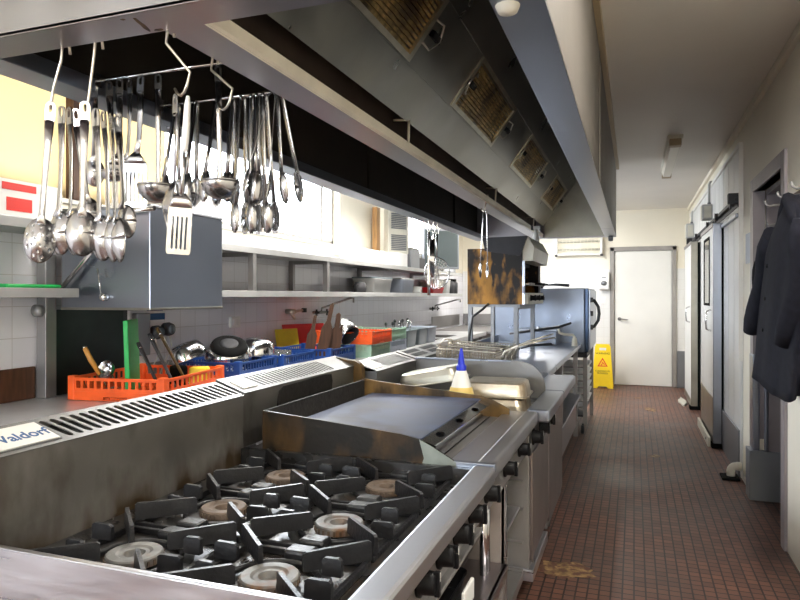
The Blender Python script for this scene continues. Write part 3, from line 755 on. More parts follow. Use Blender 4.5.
# ================================================================== fry top / infill unit
fy = thing('pan_station', 'steel cooking section with a tall rounded side guard holding upturned pans', 'cooking unit', (-.8, 3.1, 0.2))
FY0, FY1 = 2.785, 3.385
part('body', B().box(-1.12, -.42, FY0, FY1, .24, .855, .003), 'steel_dull', fy)
part('front_panel', B().box(-.42, -.41, FY0 + .02, FY1 - .01, .27, .72, .004).box(-.412, -.406, FY0 + .02, FY0 + .06, .26, .73, .002), 'steel_front', fy)
part('front_rail', B().box(-.43, -.335, FY0, FY1, .865, .918, .008), 'steel_cool', fy)
part('base_plate', B().box(-.75, -.40, FY0 - .012, FY1 - .12, .19, .24, .004), 'steel_brushed', fy, 'low steel step at the foot of the unit')
for yy in (2.826, 3.05, 3.27): knob(fy, -.41, yy, .795, .032)
part('guard', B().prism([(-1.12, .855), (-1.12, 1.058), (-.60, 1.066), (-.565, 1.064)] + [(-.565 + .14 * math.sin(a), .935 + .13 * math.cos(a)) for a in (.25, .5, .75, 1.0, 1.25, 1.57)] + [(-.425, .88)], 'y', FY1 - .02, FY1 - .012), 'splash_clean', fy)
part('guard_edge', B().box(-1.12, -.60, FY1 - .028, FY1 - .012, 1.058, 1.068, .003), 'steel_cool', fy)
O, U, V, ln = splash(fy, FY0 + .01, FY1 - .02, -1.12, 1.050, -1.25, 1.09, [2.99 + .022 * k for k in range(16)], 'splash_clean', zbase=.855, slot_w=.013)
nz = U.cross(V); nz = nz if nz.z > 0 else -nz
part('name_plate', B().plate(rect(.02, .12, ln * .2, ln * .7), [], O + nz * .002, U, V, .003), 'tan_pan', fy)
for yy in (2.83, 3.33):
    for xx in (-.5, -1.05): part('leg', B().cyl((xx, yy, 0), (xx, yy, .24 if xx < -.9 else .19), .02, 10), 'steel_dull', fy)

# upturned steel pans
def steel_pan(nm, lab, L, W, H, cx, cy, z, rz=0., tilt=0., m='tan_pan', grp=None):
    t = thing(nm, lab, 'pan', (cx, cy, z), 0.)
    xf = Matrix.Translation((cx, cy, z)) @ Matrix.Rotation(rz, 4, 'Z') @ Matrix.Rotation(tilt, 4, 'Y')
    rings = []
    for zz, k in ((.0, 1.0), (.004, .965), (H * .5, .945), (H - .02, .925), (H - .006, .90), (H, .84)):
        rings.append([xf @ Vector((px, py, zz)) for px, py in rrect(L * k, W - L * (1 - k), .035)])
    part('pan', B().ring_loft(rings, False, True, smooth=False), m, t, solid=.0015)
    o = [xf @ Vector((px, py, .002)) for px, py in rrect(L + .006, W + .006, .038)]
    part('rim', B().tube(o, .004, 6, closed=True), m, t)
    return t
steel_pan('steel_pan', 'browned upturned steel pan lying under another pan by the rounded guard', .30, .26, .062, -.615, 3.10, .8625)
steel_pan('steel_pan', 'browned upturned steel pan on top of its pair beside the rounded guard', .31, .27, .065, -.62, 3.095, .932, .04, .0)
steel_pan('steel_pan', 'dull steel pan lying flat under the tilted pan by the upstand', .30, .24, .06, -.93, 3.10, .8625, 0, 0, 'steel_warm')
steel_pan('steel_pan', 'tilted steel pan leaning on the upstand behind the griddle guard', .31, .25, .065, -.93, 3.09, .975, 0, -.18, 'steel_warm')
# squeeze bottle
sb = thing('squeeze_bottle', 'white squeeze bottle of yellow oil with a blue nozzle behind the griddle', 'bottle', (-.735, 2.86, .8625))
m4 = Matrix.Translation((-.735, 2.86, .8625))
part('bottle', B().lathe([(0, 0), (.066, .0), (.070, .006), (.058, .085), (.040, .15), (.024, .198), (.019, .205)], m4, 24, False, True), 'bottle_white', sb)
part('oil', B().lathe([(.0705, .008), (.0655, .045), (.0587, .088), (.0500, .125), (.0485, .128)], m4, 24), 'oil_yellow', sb, 'yellow oil showing through the lower half')
part('nozzle', B().lathe([(.022, .198), (.023, .222), (.018, .226), (.0155, .235), (.010, .27), (.006, .300), (0, .302)], m4, 18), 'blue_nozzle', sb, 'bright blue cap and nozzle')

# ================================================================== fryer with baskets
fr = thing('deep_fryer', 'steel deep fryer with wire baskets resting over its tank', 'fryer', (-.8, 3.75, .2))
RY0, RY1 = 3.40, 4.08
part('body', B().box(-1.12, -.42, RY0, RY1, .2, .86, .003), 'steel_dull', fr)
part('front_panel', B().box(-.42, -.412, RY0 + .01, RY1 - .01, .24, .80, .003), 'steel_front', fr)
part('front_rail', B().box(-.50, -.335, RY0, RY1, .865, .918, .008), 'steel_cool', fr)
part('tank', B().plate(rect(-1.08, -.52, RY0 + .02, RY1 - .02), [rect(-.98, -.56, RY0 + .06, RY1 - .06)], (0, 0, .862), (1, 0, 0), (0, 1, 0), .012), 'steel_brushed', fr)
part('oil', B().box(-1.0, -.54, RY0 + .04, RY1 - .04, .8605, .863), 'black_hole', fr)
part('flue', B().prism([(-1.12, .862), (-1.12, 1.055), (-1.25, 1.09), (-1.25, .862)], 'y', RY0, RY1), 'splash_clean', fr)
b = B()
nz = Vector((.262, 0, .965)).normalized()
for a, e in ((RY0 + .05, RY0 + .28), (RY0 + .36, RY0 + .62)):
    for q in (.20, .60): b.plate(rect(a, e, q * .134, (q + .28) * .134), [], Vector((-1.12, 0, 1.055)) + nz * .001, (0, 1, 0), (-.965, 0, .262), .001)
part('flue_slot', b, 'black_hole', fr)
for yy in (3.50, 3.80): knob(fr, -.412, yy, .835, .02)
for yy in (3.45, 4.03):
    for xx in (-.5, -1.05): part('leg', B().cyl((xx, yy, 0), (xx, yy, .2), .02, 10), 'steel_dull', fr)
def basket(nm, lab, cy, dz, tl, handle_to):
    L, W, H = .33, .19, .13
    t = thing(nm, lab, 'fryer basket', (-.80, cy, .875 + dz), 0., 'wire baskets resting on the fryer')
    xf = Matrix.Translation((-.86, cy, .875 + dz)) @ Matrix.Rotation(tl, 4, 'Y')
    b = B()
    nx, ny, nzz = 20, 11, 7
    rw = .0016
    for i in range(nx + 1):
        x = -L / 2 + L * i / nx
        b.tube([xf @ Vector(p) for p in ((x, -W / 2, H), (x, -W / 2 + .012, 0), (x, W / 2 - .012, 0), (x, W / 2, H))], rw, 4)
    for j in range(ny + 1):
        y = -W / 2 + W * j / ny
        b.tube([xf @ Vector(p) for p in ((-L / 2, y, H), (-L / 2 + .012, y * .9, 0), (L / 2 - .012, y * .9, 0), (L / 2, y, H))], rw, 4)
    for k in range(1, nzz):
        z = H * k / nzz; q = .012 * (1 - k / nzz)
        b.tube([xf @ Vector((sx * (L / 2 - q), sy * (W / 2 - q), z)) for sx, sy in ((-1, -1), (1, -1), (1, 1), (-1, 1))], rw, 4, closed=True)
    part('wire_mesh', b, 'wire_dark', t)
    part('rim', B().tube([xf @ Vector((px, py, H)) for px, py in rrect(L, W, .02)], .0035, 6, closed=True), 'wire', t)
    hb = B()
    for s_ in (-.02, .02): hb.tube([xf @ Vector(p) for p in ((L / 2, s_ * 2, H * .35), (L / 2 + .03, s_ * 1.5, H), (L / 2 + .12, s_, H + handle_to * .5), (L / 2 + .25, s_ * .7, H + handle_to))], .0036, 6)
    part('handle', hb, 'wire', t)
    part('hook', B().tube([xf @ Vector((-L / 2, -.03, H)), xf @ Vector((-L / 2 - .02, -.03, H + .012)), xf @ Vector((-L / 2 - .02, .03, H + .012)), xf @ Vector((-L / 2, .03, H))], .003, 6), 'wire', t)
    return t
basket('fryer_basket', 'wire fryer basket closest to the rounded side guard', 3.52, .10, .04, .08)
basket('fryer_basket', 'wire fryer basket between the other two on the fryer', 3.74, .11, .07, .10)
basket('fryer_basket', 'wire fryer basket next to the steel bench', 3.96, .10, .03, .06)
single('wire_hook', B().tube([(-1.04, 3.62, 1.066), (-1.06, 3.62, 1.12), (-1.03, 3.62, 1.15), (-.99, 3.63, 1.15), (-.985, 3.64, 1.12)], .004, 6).tube([(-1.06, 3.62, 1.066), (-1.04, 3.62, 1.066)], .005, 6), 'wire', 'bent wire basket hanger on the fryer flue', 'hanger', (-1.04, 3.62, 1.066))
# ================================================================== steel bench and salamander
be = thing('steel_bench', 'long steel bench with undershelf between the fryer and the oven', 'bench', (-.9, 5.4, 0))
EY0, EY1 = 4.10, 6.80
part('top', B().box(-1.35, -.50, EY0, EY1, .885, .925, .006), 'steel_cool', be)
part('undershelf', B().box(-1.33, -.50, EY0 + .02, EY1 - .05, .39, .42, .004), 'steel_cool', be)
part('end_panel', B().box(-.56, -.505, EY0 + .9, EY0 + .94, .42, .885).box(-.53, -.505, EY0 + .02, EY1 - .6, .20, .39), 'steel_hood', be)
for xx in (-1.3, -.55):
    for yy in (EY0 + .08, EY1 - .10): part('leg', B().box(xx - .02, xx + .02, yy - .02, yy + .02, 0, .885), 'steel_dull', be)
part('upstand', B().box(-1.352, -1.34, EY0, EY1, .925, .99), 'steel_cool', be)

sa = thing('salamander_grill', 'soot stained salamander grill on tall legs standing on the steel bench', 'salamander grill', (-1.0, 5.45, .925))
AX0, AX1, AY0, AY1, AZ0, AZ1 = -1.235, -.775, 5.0, 5.9, 1.335, 1.77
for ya in (AY0, AY1 - .01): part('side_panel', B().box(AX0, AX1 - .03, ya, ya + .01, AZ0, AZ1, .002), 'salamander_side', sa, 'side burnt brown and black')
part('body', B().box(AX0, AX0 + .015, AY0 + .01, AY1 - .01, AZ0, AZ1).box(AX0, AX1 - .03, AY0 + .01, AY1 - .01, AZ0, AZ0 + .03).box(AX0, AX1 - .1, AY0 + .01, AY1 - .01, AZ1 - .12, AZ1), 'charcoal', sa)
part('top_cover', B().prism([(AX0 + .14, AZ1 - .02), (AX0 + .12, AZ1 + .085), (AX1 + .01, AZ1 + .09), (AX1 - .04, AZ1 - .055), (AX1 - .06, AZ1 - .06)], 'y', AY0 - .004, AY1 + .004), 'navy_black', sa, 'black heat darkened top cover')
part('fascia', B().prism([(AX1 + .012, AZ1 + .085), (AX1 + .060, AZ1 + .0), (AX1 + .045, AZ1 - .10), (AX1 - .05, AZ1 - .105), (AX1 - .04, AZ1 - .05)], 'y', AY0 + .01, AY1 - .01), 'enamel_cream', sa, 'cream angled fascia')
for ya in (AY0, AY1 - .02): part('front_post', B().box(AX1 - .03, AX1 - .012, ya, ya + .02, AZ0, AZ1 - .1), 'steel_cool', sa)
rk = part('grill_rack', B().box(AX1 - .40, AX1 + .02, AY0 + .03, AY1 - .03, 1.49, 1.495).box(AX1 + .01, AX1 + .03, AY0 + .03, AY1 - .03, 1.483, 1.503, .004), 'steel_dull', sa)
b = B()
for k in range(3): b.tube([(AX1 + .03, AY0 + .25 + k * .2, 1.495), (AX1 + .075, AY0 + .26 + k * .2, 1.50), (AX1 + .075, AY0 + .34 + k * .2, 1.50), (AX1 + .03, AY0 + .35 + k * .2, 1.495)], .007, 6)
part('handle', b, 'black_plastic', rk)
part('control_strip', B().box(AX1 - .03, AX1 + .015, AY0 + .02, AY1 - .02, AZ0, AZ0 + .09, .004), 'beige_plastic', sa)
for yy in (5.12, 5.35, 5.6): knob(sa, AX1 + .015, yy, AZ0 + .05, .022)
part('switch', B().box(AX1 - .028, AX1 - .010, AY0 - .004, AY0 + .012, 1.42, 1.475, .003), 'lilac_plastic', sa)
for xx in (AX0 + .02, AX1 - .08):
    for yy in (AY0 + .02, AY1 - .02): part('leg', B().box(xx - .017, xx + .017, yy - .017, yy + .017, .926, AZ0, .002), 'grey_metal', sa)
part('leg_rail', B().box(AX0 + .005, AX1 - .05, AY0 + .005, AY0 + .035, AZ0 - .022, AZ0).box(AX1 - .097, AX1 - .063, AY0, AY1, AZ0 - .04, AZ0), 'grey_metal', sa)
# spray bottle on the salamander
sp = thing('spray_bottle', 'white spray bottle with a dark trigger head on top of the salamander', 'spray bottle', (-.81, 5.75, AZ1 + .091))
z = AZ1 + .091
part('bottle', B().lathe([(0, 0), (.032, 0), (.034, .01), (.033, .05), (.022, .085), (.012, .10), (.012, .12)], Matrix.Translation((-.81, 5.75, z)), 16, False, True), 'white_plastic', sp)
part('trigger_head', B().box(-.832, -.77, 5.738, 5.762, z + .12, z + .15, .006).tube([(-.785, 5.75, z + .125), (-.775, 5.75, z + .10), (-.785, 5.75, z + .08)], .006, 6), 'white_plastic', sp)
part('nozzle', B().box(-.848, -.83, 5.735, 5.765, z + .117, z + .153, .004), 'rod_dark', sp, 'dark nozzle')
# grey steel bin on the bench, gas hose, swing tap, pan handles
t = thing('steel_bin', 'low grey steel container on the bench against the oven', 'container', (-.9, 6.55, .925))
b = B().box(-1.08, -.70, 6.35, 6.75, .926, 1.06, .006); part('bin', b, 'oven_side', t)
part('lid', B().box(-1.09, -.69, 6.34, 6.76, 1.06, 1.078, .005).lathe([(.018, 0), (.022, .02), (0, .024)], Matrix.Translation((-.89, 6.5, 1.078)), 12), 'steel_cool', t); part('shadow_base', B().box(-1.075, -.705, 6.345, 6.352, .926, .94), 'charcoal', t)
single('gas_hose', B().tube([(-1.06, 4.96, 1.338), (-1.09, 4.9, 1.30), (-1.16, 4.85, 1.24), (-1.18, 4.84, 1.10), (-1.18, 4.84, .928)], .010, 8), 'rod_dark', 'thin dark hose bent down from the salamander to the bench', 'hose', (-1.18, 4.84, .926))
t = thing('swing_tap', 'pale bent tap pipe with a black lever at the bench edge', 'tap', (-.53, 6.35, .925))
part('spout', B().tube([(-.53, 6.35, .927), (-.53, 6.35, 1.01), (-.545, 6.35, 1.03), (-.62, 6.32, 1.035), (-.665, 6.3, 1.05), (-.672, 6.3, 1.09)], .013, 10).lathe([(.028, 0), (.028, .02), (.022, .07), (.013, .085)], Matrix.Translation((-.53, 6.35, .9265)), 14), 'beige_plastic', t)
part('lever', B().tube([(-1.10, 6.1, 1.045), (-.90, 6.2, 1.075), (-.672, 6.3, 1.105), (-.56, 6.33, 1.145)], [.010, .012, .012, .011], 8), 'rod_dark', t, 'long black lever')
t = thing('frying_pan', 'black frying pan with a long handle lying on the steel bench', 'frying pan', (-1.02, 5.55, .926))
xf = Matrix.Translation((-1.02, 5.55, .926))
part('pan', B().lathe([(0, 0), (.09, 0), (.12, .035), (.123, .036), (.094, .004), (0, .004)], xf, 28), 'rod_dark', t)
part('handle', B().tube([xf @ Vector((.115, 0, .03)), xf @ Vector((.20, .03, .055)), xf @ Vector((.36, .09, .065))], [.009, .011, .012], 8), 'rod_dark', t)

# ================================================================== combi oven on its stand
ov = thing('combi_oven', 'large blue grey combi oven with a curved door handle on a rack stand', 'oven', (-.9, 7.4, 0))
VX0, VX1, VY0, VY1 = -1.40, -.47, 6.86, 7.98
part('cabinet', B().box(VX0, VX1, VY0, VY1, .82, 1.48, .012), 'oven_side', ov)
dr = part('door', B().box(VX1, VX1 + .035, VY0 + .006, VY1 - .006, .83, 1.478, .006), 'oven_door', ov, 'dark navy door edge')
part('door_frame', B().box(VX1 + .035, VX1 + .052, VY0 + .03, VY1 - .03, .85, 1.46, .004), 'steel_cool', dr)
part('handle', B().tube([(VX1 + .05, VY0 + .10, 1.36), (VX1 + .085, VY0 + .10, 1.355), (VX1 + .125, VY0 + .10, 1.29), (VX1 + .135, VY0 + .10, 1.22), (VX1 + .125, VY0 + .10, 1.15), (VX1 + .085, VY0 + .10, 1.085), (VX1 + .05, VY0 + .10, 1.08)], .016, 10), 'rod_dark', dr, 'black curved handle')
for z in (1.08, 1.22, 1.36): part('hinge_block', B().box(VX1 + .05, VX1 + .075, VY0 + .06, VY0 + .14, z - .025, z + .025, .004), 'rod_dark', dr)
st = part('stand', B().box(VX0 + .02, VX1 + .02, VY0 + .01, VY1 - .01, .77, .82, .004), 'charcoal', ov)
part('stand_shelf', B().box(VX0 + .05, VX1 - .02, VY0 + .04, VY1 - .04, .16, .18), 'charcoal', st)
for xx in (VX0 + .05, VX1):
    for yy in (VY0 + .03, VY1 - .03): part('stand_leg', B().box(xx - .02, xx + .02, yy - .02, yy + .02, .0 if yy > 7.5 else .09, .77), 'steel_dull', st)
for k in range(7): part('tray_runner', B().box(VX0 + .08, VX1 - .0, VY0 + .05, VY0 + .09, .24 + k * .07, .248 + k * .07), 'steel_dull', st)
for k, z in enumerate((.32, .39, .46, .53, .60, .67)):
    tt = thing('oven_tray', 'pale tray slid into the oven stand, number %s from the bottom' % ('one two three four five six'.split()[k]) if False else 'pale oven tray in the stand, %s from the bottom' % ('lowest', 'second', 'third', 'fourth', 'fifth', 'topmost')[k], 'tray', (-.9, 7.3, z - .002), 0, 'trays in the oven stand')
    part('tray', B().box(VX0 + .12, VX1 + .03, VY0 + .092, VY0 + .60, z - .002, z + .02, .004), 'white_plastic', tt)
for xx in (VX1 - .0,):
    part('castor', B().lathe([(.0, -.014), (.045, -.014), (.045, .014), (0, .014)], basis((xx - .02, VY0 - .01, .045), (0, 1, 0), (0, 0, 1)), 16).box(xx - .03, xx - .01, VY0 + .0, VY0 + .05, .04, .10), 'rod_dark', st)
t = thing('frying_pan', 'black frying pan lying on top of the combi oven', 'frying pan', (-1.05, 7.2, 1.481))
xf = Matrix.Translation((-1.05, 7.2, 1.481))
part('pan', B().lathe([(0, 0), (.11, 0), (.145, .045), (.148, .046), (.114, .004), (0, .004)], xf, 28), 'rod_dark', t)
part('handle', B().tube([xf @ Vector((.135, -.02, .04)), xf @ Vector((.26, -.06, .042)), xf @ Vector((.40, -.10, .030))], [.010, .014, .016], 8), 'rod_dark', t)

# ================================================================== sink side bench
sk = thing('sink_bench', 'long steel sink bench along the tiled window wall', 'bench', (-2.33, 5.8, 0))
KX0, KX1 = XL + .012, -1.93
part('top', B().plate(rect(KX0, KX1, 1.0, 8.9), [rect(-2.6, -2.1, 6.75, 7.3), rect(-2.6, -2.1, 7.45, 8.0)], (0, 0, .865), (1, 0, 0), (0, 1, 0), .04), 'bench_steel', sk)
part('upstand', B().box(KX0, KX0 + .012, 3.1, 8.9, .905, 1.0), 'steel_dull', sk)
for ya, yb in ((6.75, 7.3), (7.45, 8.0)): part('bowl', B().box(-2.6, -2.1, ya, ya + .004, .62, .90).box(-2.6, -2.1, yb - .004, yb, .62, .90).box(-2.6, -2.596, ya, yb, .62, .90).box(-2.104, -2.1, ya, yb, .62, .90).box(-2.6, -2.1, ya, yb, .616, .62), 'steel_dull', sk)
part('front_edge', B().box(KX1 - .01, KX1, 1.0, 8.9, .85, .865), 'steel_brushed', sk)
for yy in (1.1, 3.2, 5.2, 7.35, 8.8):
    for xx in (KX0 + .06, KX1 - .06): part('leg', B().box(xx - .02, xx + .02, yy - .02, yy + .02, 0, .865), 'steel_dull', sk)
part('undershelf', B().box(KX0 + .03, KX1 - .03, 1.05, 8.85, .28, .30), 'steel_dull', sk)
BZ = .905
single('splash_panel', B().box(KX0 + .0, KX0 + .015, 1.0, 2.36, BZ + .002, 1.06, .002), 'wood', 'reddish brown board standing on the sink bench against the tiles by the dishwasher', 'panel', (KX0, 1.7, BZ))
b = B().box(-2.74, -2.728, 8.95, 10.5, .93, 1.10).box(XL + .02, -1.2, YF - .03, YF - .012, .93, 1.10)
struct('trim_8', b, 'steel_dull')
t = thing('corner_bench', 'grey steel bench in the far corner under the small tap', 'bench', (-2.0, 10.0, 0))
part('top', B().box(XL + .012, -1.2, 9.0, YF - .035, .865, .905, .004), 'steel_dull', t)
for xx in (XL + .06, -1.25):
    for yy in (9.06, YF - .1): part('leg', B().box(xx - .02, xx + .02, yy - .02, yy + .02, 0, .865), 'steel_dull', t)

# ---------------- dishwasher with raised hood
dw = thing('dishwasher', 'pass through dishwasher with its steel box hood raised above an orange rack', 'dishwasher', (-2.37, 2.7, BZ))
part('hood', B().box(-2.635, -2.10, 2.43, 2.99, 1.335, 1.82, .004), 'steel_cool', dw)
part('hood_top_edge', B().box(-2.64, -2.095, 2.425, 2.995, 1.81, 1.825, .003), 'grey_metal', dw)
part('hood_bottom_edge', B().box(-2.638, -2.097, 2.427, 2.993, 1.333, 1.345, .003), 'steel_warm', dw)
part('back_panel', B().box(-2.70, -2.69, 2.42, 2.90, BZ + .002, 1.333), 'washer_panel', dw, 'dark reflecting back panel')
part('post', B().box(-2.72, -2.66, 2.362, 2.425, BZ + .002, 1.60, .003), 'steel_dull', dw)
part('post', B().box(-2.72, -2.69, 2.90, 2.93, BZ + .002, 1.6), 'charcoal', dw)
part('lift_arm', B().tube([(-2.64, 2.40, 1.40), (-2.28, 2.40, 1.735)], .012, 8).tube([(-2.28, 2.40, 1.735), (-2.22, 2.40, 1.79), (-2.05, 2.40, 1.80)], .012, 8), 'steel_shine', dw)
part('pivot', B().lathe([(0, 0), (.02, 0), (.02, .02), (.012, .03), (0, .03)], basis((-2.36, 2.43, 1.395), (1, 0, 0), (0, 0, 1)), 14).tube([(-2.36, 2.405, 1.395), (-2.385, 2.405, 1.53)], .004, 6), 'steel_shine', dw)
part('hinge_knob', B().lathe([(0, 0), (.03, 0), (.03, .03), (0, .034)], basis((-2.69, 2.36, 1.33), (1, 0, 0), (0, 0, 1)), 14), 'steel_dull', dw)

# ---------------- crates
def crate(nm, lab, mname, cx, cy, z, rz=0., L=.5, H=.10, W=None, grp=None, slots=12, cat='dish rack', org_only=False):
    W = W or L
    t = thing(nm, lab, cat, (cx, cy, z), rz, grp)
    m = Matrix.Translation((cx, cy, z)) @ Matrix.Rotation(rz, 4, 'Z')
    for k, (l, w_) in enumerate(((L, W), (W, L), (L, W), (W, L))):
        q = m @ Matrix.Rotation(k * PI / 2, 4, 'Z')
        O = q @ Vector((-l / 2 + .014, -w_ / 2, 0)); U = q.to_3x3() @ Vector((1, 0, 0)); V = Vector((0, 0, 1))
        ll = l - .028; p = (ll - .04) / slots
        holes = [rect(.02 + p * i + p * .18, .02 + p * (i + 1) - p * .18, H * .50, H * .80) for i in range(slots)]
        holes += [rect(ll * .36, ll * .64, H * .0 + .004, H * .16)]
        b = B().plate(rect(0, ll, 0, H * .93), holes, O, U, V, -.006)
        b.box(-l / 2 + .012, l / 2 - .012, -w_ / 2 - .004, -w_ / 2, H * .86, H * .93, 0, q)
        b.box(-l / 2 + .012, l / 2 - .012, -w_ / 2 - .003, -w_ / 2, H * .30, H * .36, 0, q)
        part('side', b, mname, t)
    b = B()
    for sx in (-1, 1):
        for sy in (-1, 1): b.box(sx * L / 2 - .022, sx * L / 2 + .022, sy * W / 2 - .022, sy * W / 2 + .022, 0, H, .004, m) if False else None
    for sx in (-1, 1):
        for sy in (-1, 1): part('corner_post', B().box(sx * (L / 2 - .014) - .018, sx * (L / 2 - .014) + .018, sy * (W / 2 - .014) - .018, sy * (W / 2 - .014) + .018, 0, H, .004, m), mname, t)
    n = 10
    for i in range(n + 1):
        a = -L / 2 + .02 + (L - .04) * i / n; c_ = -W / 2 + .02 + (W - .04) * i / n
        b.box(a - .003, a + .003, -W / 2 + .01, W / 2 - .01, .004, .012, 0, m); b.box(-L / 2 + .01, L / 2 - .01, c_ - .003, c_ + .003, .004, .012, 0, m)
    part('grid_floor', b, mname, t)
    return t
crate('dish_rack', 'orange dish rack holding the green board and utensils under the dishwasher', 'orange_plastic', -2.315, 2.69, BZ + .003, R(8), .50, .115, .58)
RB = 'blue dish racks along the sink bench'
crate('dish_rack', 'blue dish rack holding the upturned bowls', 'blue_plastic', -2.36, 3.41, BZ + .003, R(2), .44, .115, .44, RB)
crate('dish_rack', 'blue dish rack full of glassware before the red board', 'blue_plastic', -2.33, 3.88, BZ + .003, 0, .44, .115, .44, RB)
crate('dish_rack', 'blue dish rack holding the wooden paddles', 'blue_plastic', -2.28, 4.44, BZ + .003, 0, .46, .115, .44, RB)
crate('dish_rack', 'mint green dish rack under the orange one on the sink bench', 'mint_plastic', -2.20, 4.98, BZ + .003, 0, .48, .105, .42)
crate('dish_rack', 'orange dish rack stacked on the mint green rack', 'orange_plastic', -2.20, 4.98, BZ + .11, 0, .50, .105, .44)
crate('dish_rack', 'pale lilac dish rack at the bottom of the stack beside the cutlery bins', 'lilac_plastic', -2.22, 5.48, BZ + .003, 0, .46, .10, .42)
crate('dish_rack', 'mint green dish rack stacked on the lilac rack', 'mint_plastic', -2.22, 5.48, BZ + .106, 0, .46, .10, .42)
# grey cutlery bins
def bin_(lab, cx, cy, m, seed):
    t = thing('cutlery_bin', lab, 'bin', (cx, cy, BZ + .002), 0, 'cutlery bins on the sink bench')
    rings = []
    for z, k in ((0, .93), (.15, 1.0), (.155, 1.03), (.165, 1.03)): rings.append([(cx + px * k, cy + py * k, BZ + .002 + z) for px, py in rrect(.34, .30, .03)])
    part('bin', B().ring_loft(rings, True, False), m, t, solid=.003)
    rn = random.Random(seed)
    return t
for k, (cy, lab, m) in enumerate(((6.0, 'grey cutlery bin beside the stacked green racks', 'grey_plastic'), (6.36, 'grey cutlery bin between the other two', 'grey_plastic'), (6.68, 'paler grey cutlery bin next to the sink', 'lilac_plastic'))):
    bin_(lab, -2.2, cy, m, k)
rn = random.Random(4)
def ladle_small(): pass
for k, cy in enumerate((6.0, 6.36)):
    for j in range(5):
        x = -2.2 + rn.uniform(-.12, .12); y = cy + rn.uniform(-.10, .10); a = rn.uniform(-.3, .3); e = rn.uniform(-.3, .3)
        p0 = Vector((x, y, BZ + .008)); d = Vector((a * .10, e * .10, .20 + rn.uniform(0, .03)))
        bb = B().tube([p0, p0 + d * .9, p0 + d], [.004, .006, .005], 6)
        bb.lathe([(0, -.004), (.012, -.002), (.016, .012), (.012, .026), (0, .03)], Matrix.Translation(p0 + d), 10, sy=.4)
        single('spoon', bb, 'steel_utensil' if j % 2 else 'rod_dark', ('steel' if j % 2 else 'dark handled') + ' serving spoon standing in the ' + ('bin beside the green racks' if k == 0 else 'middle cutlery bin'), 'spoon', p0, 'spoons standing in the %s cutlery bin %s' % (('first', 'middle')[k], ('dark', 'steel')[j % 2]))
# ---------------- contents of the orange rack
OZ = BZ + .018
single('cutting_board', B().box(-.011, .011, -.0, .30, 0, .36, .004, Matrix.Translation((-2.255, 2.46, OZ)) @ Matrix.Rotation(R(33), 4, 'Z') @ Matrix.Rotation(R(-2), 4, 'Y')), 'green_plastic', 'bright green cutting board standing upright in the orange rack', 'cutting board', (-2.30, 2.57, OZ))
t = thing('ladle', 'steel ladle lying bowl up in the orange rack beside the green board', 'ladle', (-2.34, 2.50, OZ))
part('bowl', B().lathe([(.0, 0), (.02, .003), (.036, .016), (.044, .042), (.0455, .042), (.038, .014), (.021, .001), (0, -.0015)], Matrix.Translation((-2.40, 2.50, OZ + .105)) @ Matrix.Rotation(R(60), 4, 'X'), 24), 'steel_utensil', t)
part('handle', B().tube([(-2.40, 2.50, OZ + .12), (-2.42, 2.56, OZ + .02), (-2.47, 2.68, OZ + .008)], .005, 6), 'steel_utensil', t)
t = thing('knife', 'knife with an amber wooden handle sticking out of the orange rack', 'knife', (-2.415, 2.50, OZ))
part('handle', B().tube([(-2.415, 2.45, OZ + .10), (-2.45, 2.43, OZ + .17), (-2.475, 2.42, OZ + .225), (-2.48, 2.42, OZ + .235)], [.010, .0135, .012, .006], 8), 'wood_amber', t, 'amber wooden handle')
part('blade', B().tube([(-2.375, 2.48, OZ + .0), (-2.415, 2.45, OZ + .10)], [.004, .009], 6, sq=(.3, 1)), 'steel_utensil', t)
part('ferrule', B().lathe([(0, 0), (.010, 0), (.010, .012), (0, .012)], Matrix.Translation((-2.478, 2.42, OZ + .225)), 10), 'steel_shine', t)
PH = (((-2.17, 2.585, OZ + .016), (-2.285, 2.56, OZ + .25), .018, 'dark spatula leaning closest to the green board in the orange rack'),
      ((-2.14, 2.66, OZ + .016), (-2.27, 2.62, OZ + .29), .019, 'dark spatula leaning between the other two in the orange rack'),
      ((-2.15, 2.77, OZ + .016), (-2.29, 2.70, OZ + .315), .020, 'brownish spatula reaching highest out of the orange rack'))
for p0, p1, r, lab in PH:
    t = thing('spatula', lab, 'spatula', p0)
    p0 = Vector(p0); p1 = Vector(p1); d = p1 - p0
    part('shaft', B().tube([p0, p0 + d * .4, p0 + d * .95, p1], [r * .7, r * .75, r, r * .8], 8, sq=(.45, 1)), 'charcoal' if 'brownish' not in lab else 'burnt_brown', t)
    part('rivet', B().lathe([(0, 0), (.005, 0), (.004, .003), (0, .003)], basis(p0 + d * .9 + Vector((r * .5, -r * .5, 0)), (1, 1, 0), (0, 0, 1)), 8), 'steel_shine', t)
single('sponge', B().box(-.05, .05, -.035, .035, 0, .10, .012, Matrix.Translation((-2.18, 2.90, OZ)) @ Matrix.Rotation(.4, 4, 'Z')), 'yellow_plastic', 'yellow scouring sponge at the end of the orange rack', 'sponge', (-2.18, 2.90, OZ))
single('scrub_brush', B().box(-.045, .045, -.03, .03, 0, .105, .012, Matrix.Translation((-2.30, 2.88, OZ)) @ Matrix.Rotation(-.3, 4, 'Z')), 'black_rubber', 'black brush lying beside the yellow sponge in the orange rack', 'brush', (-2.30, 2.88, OZ))
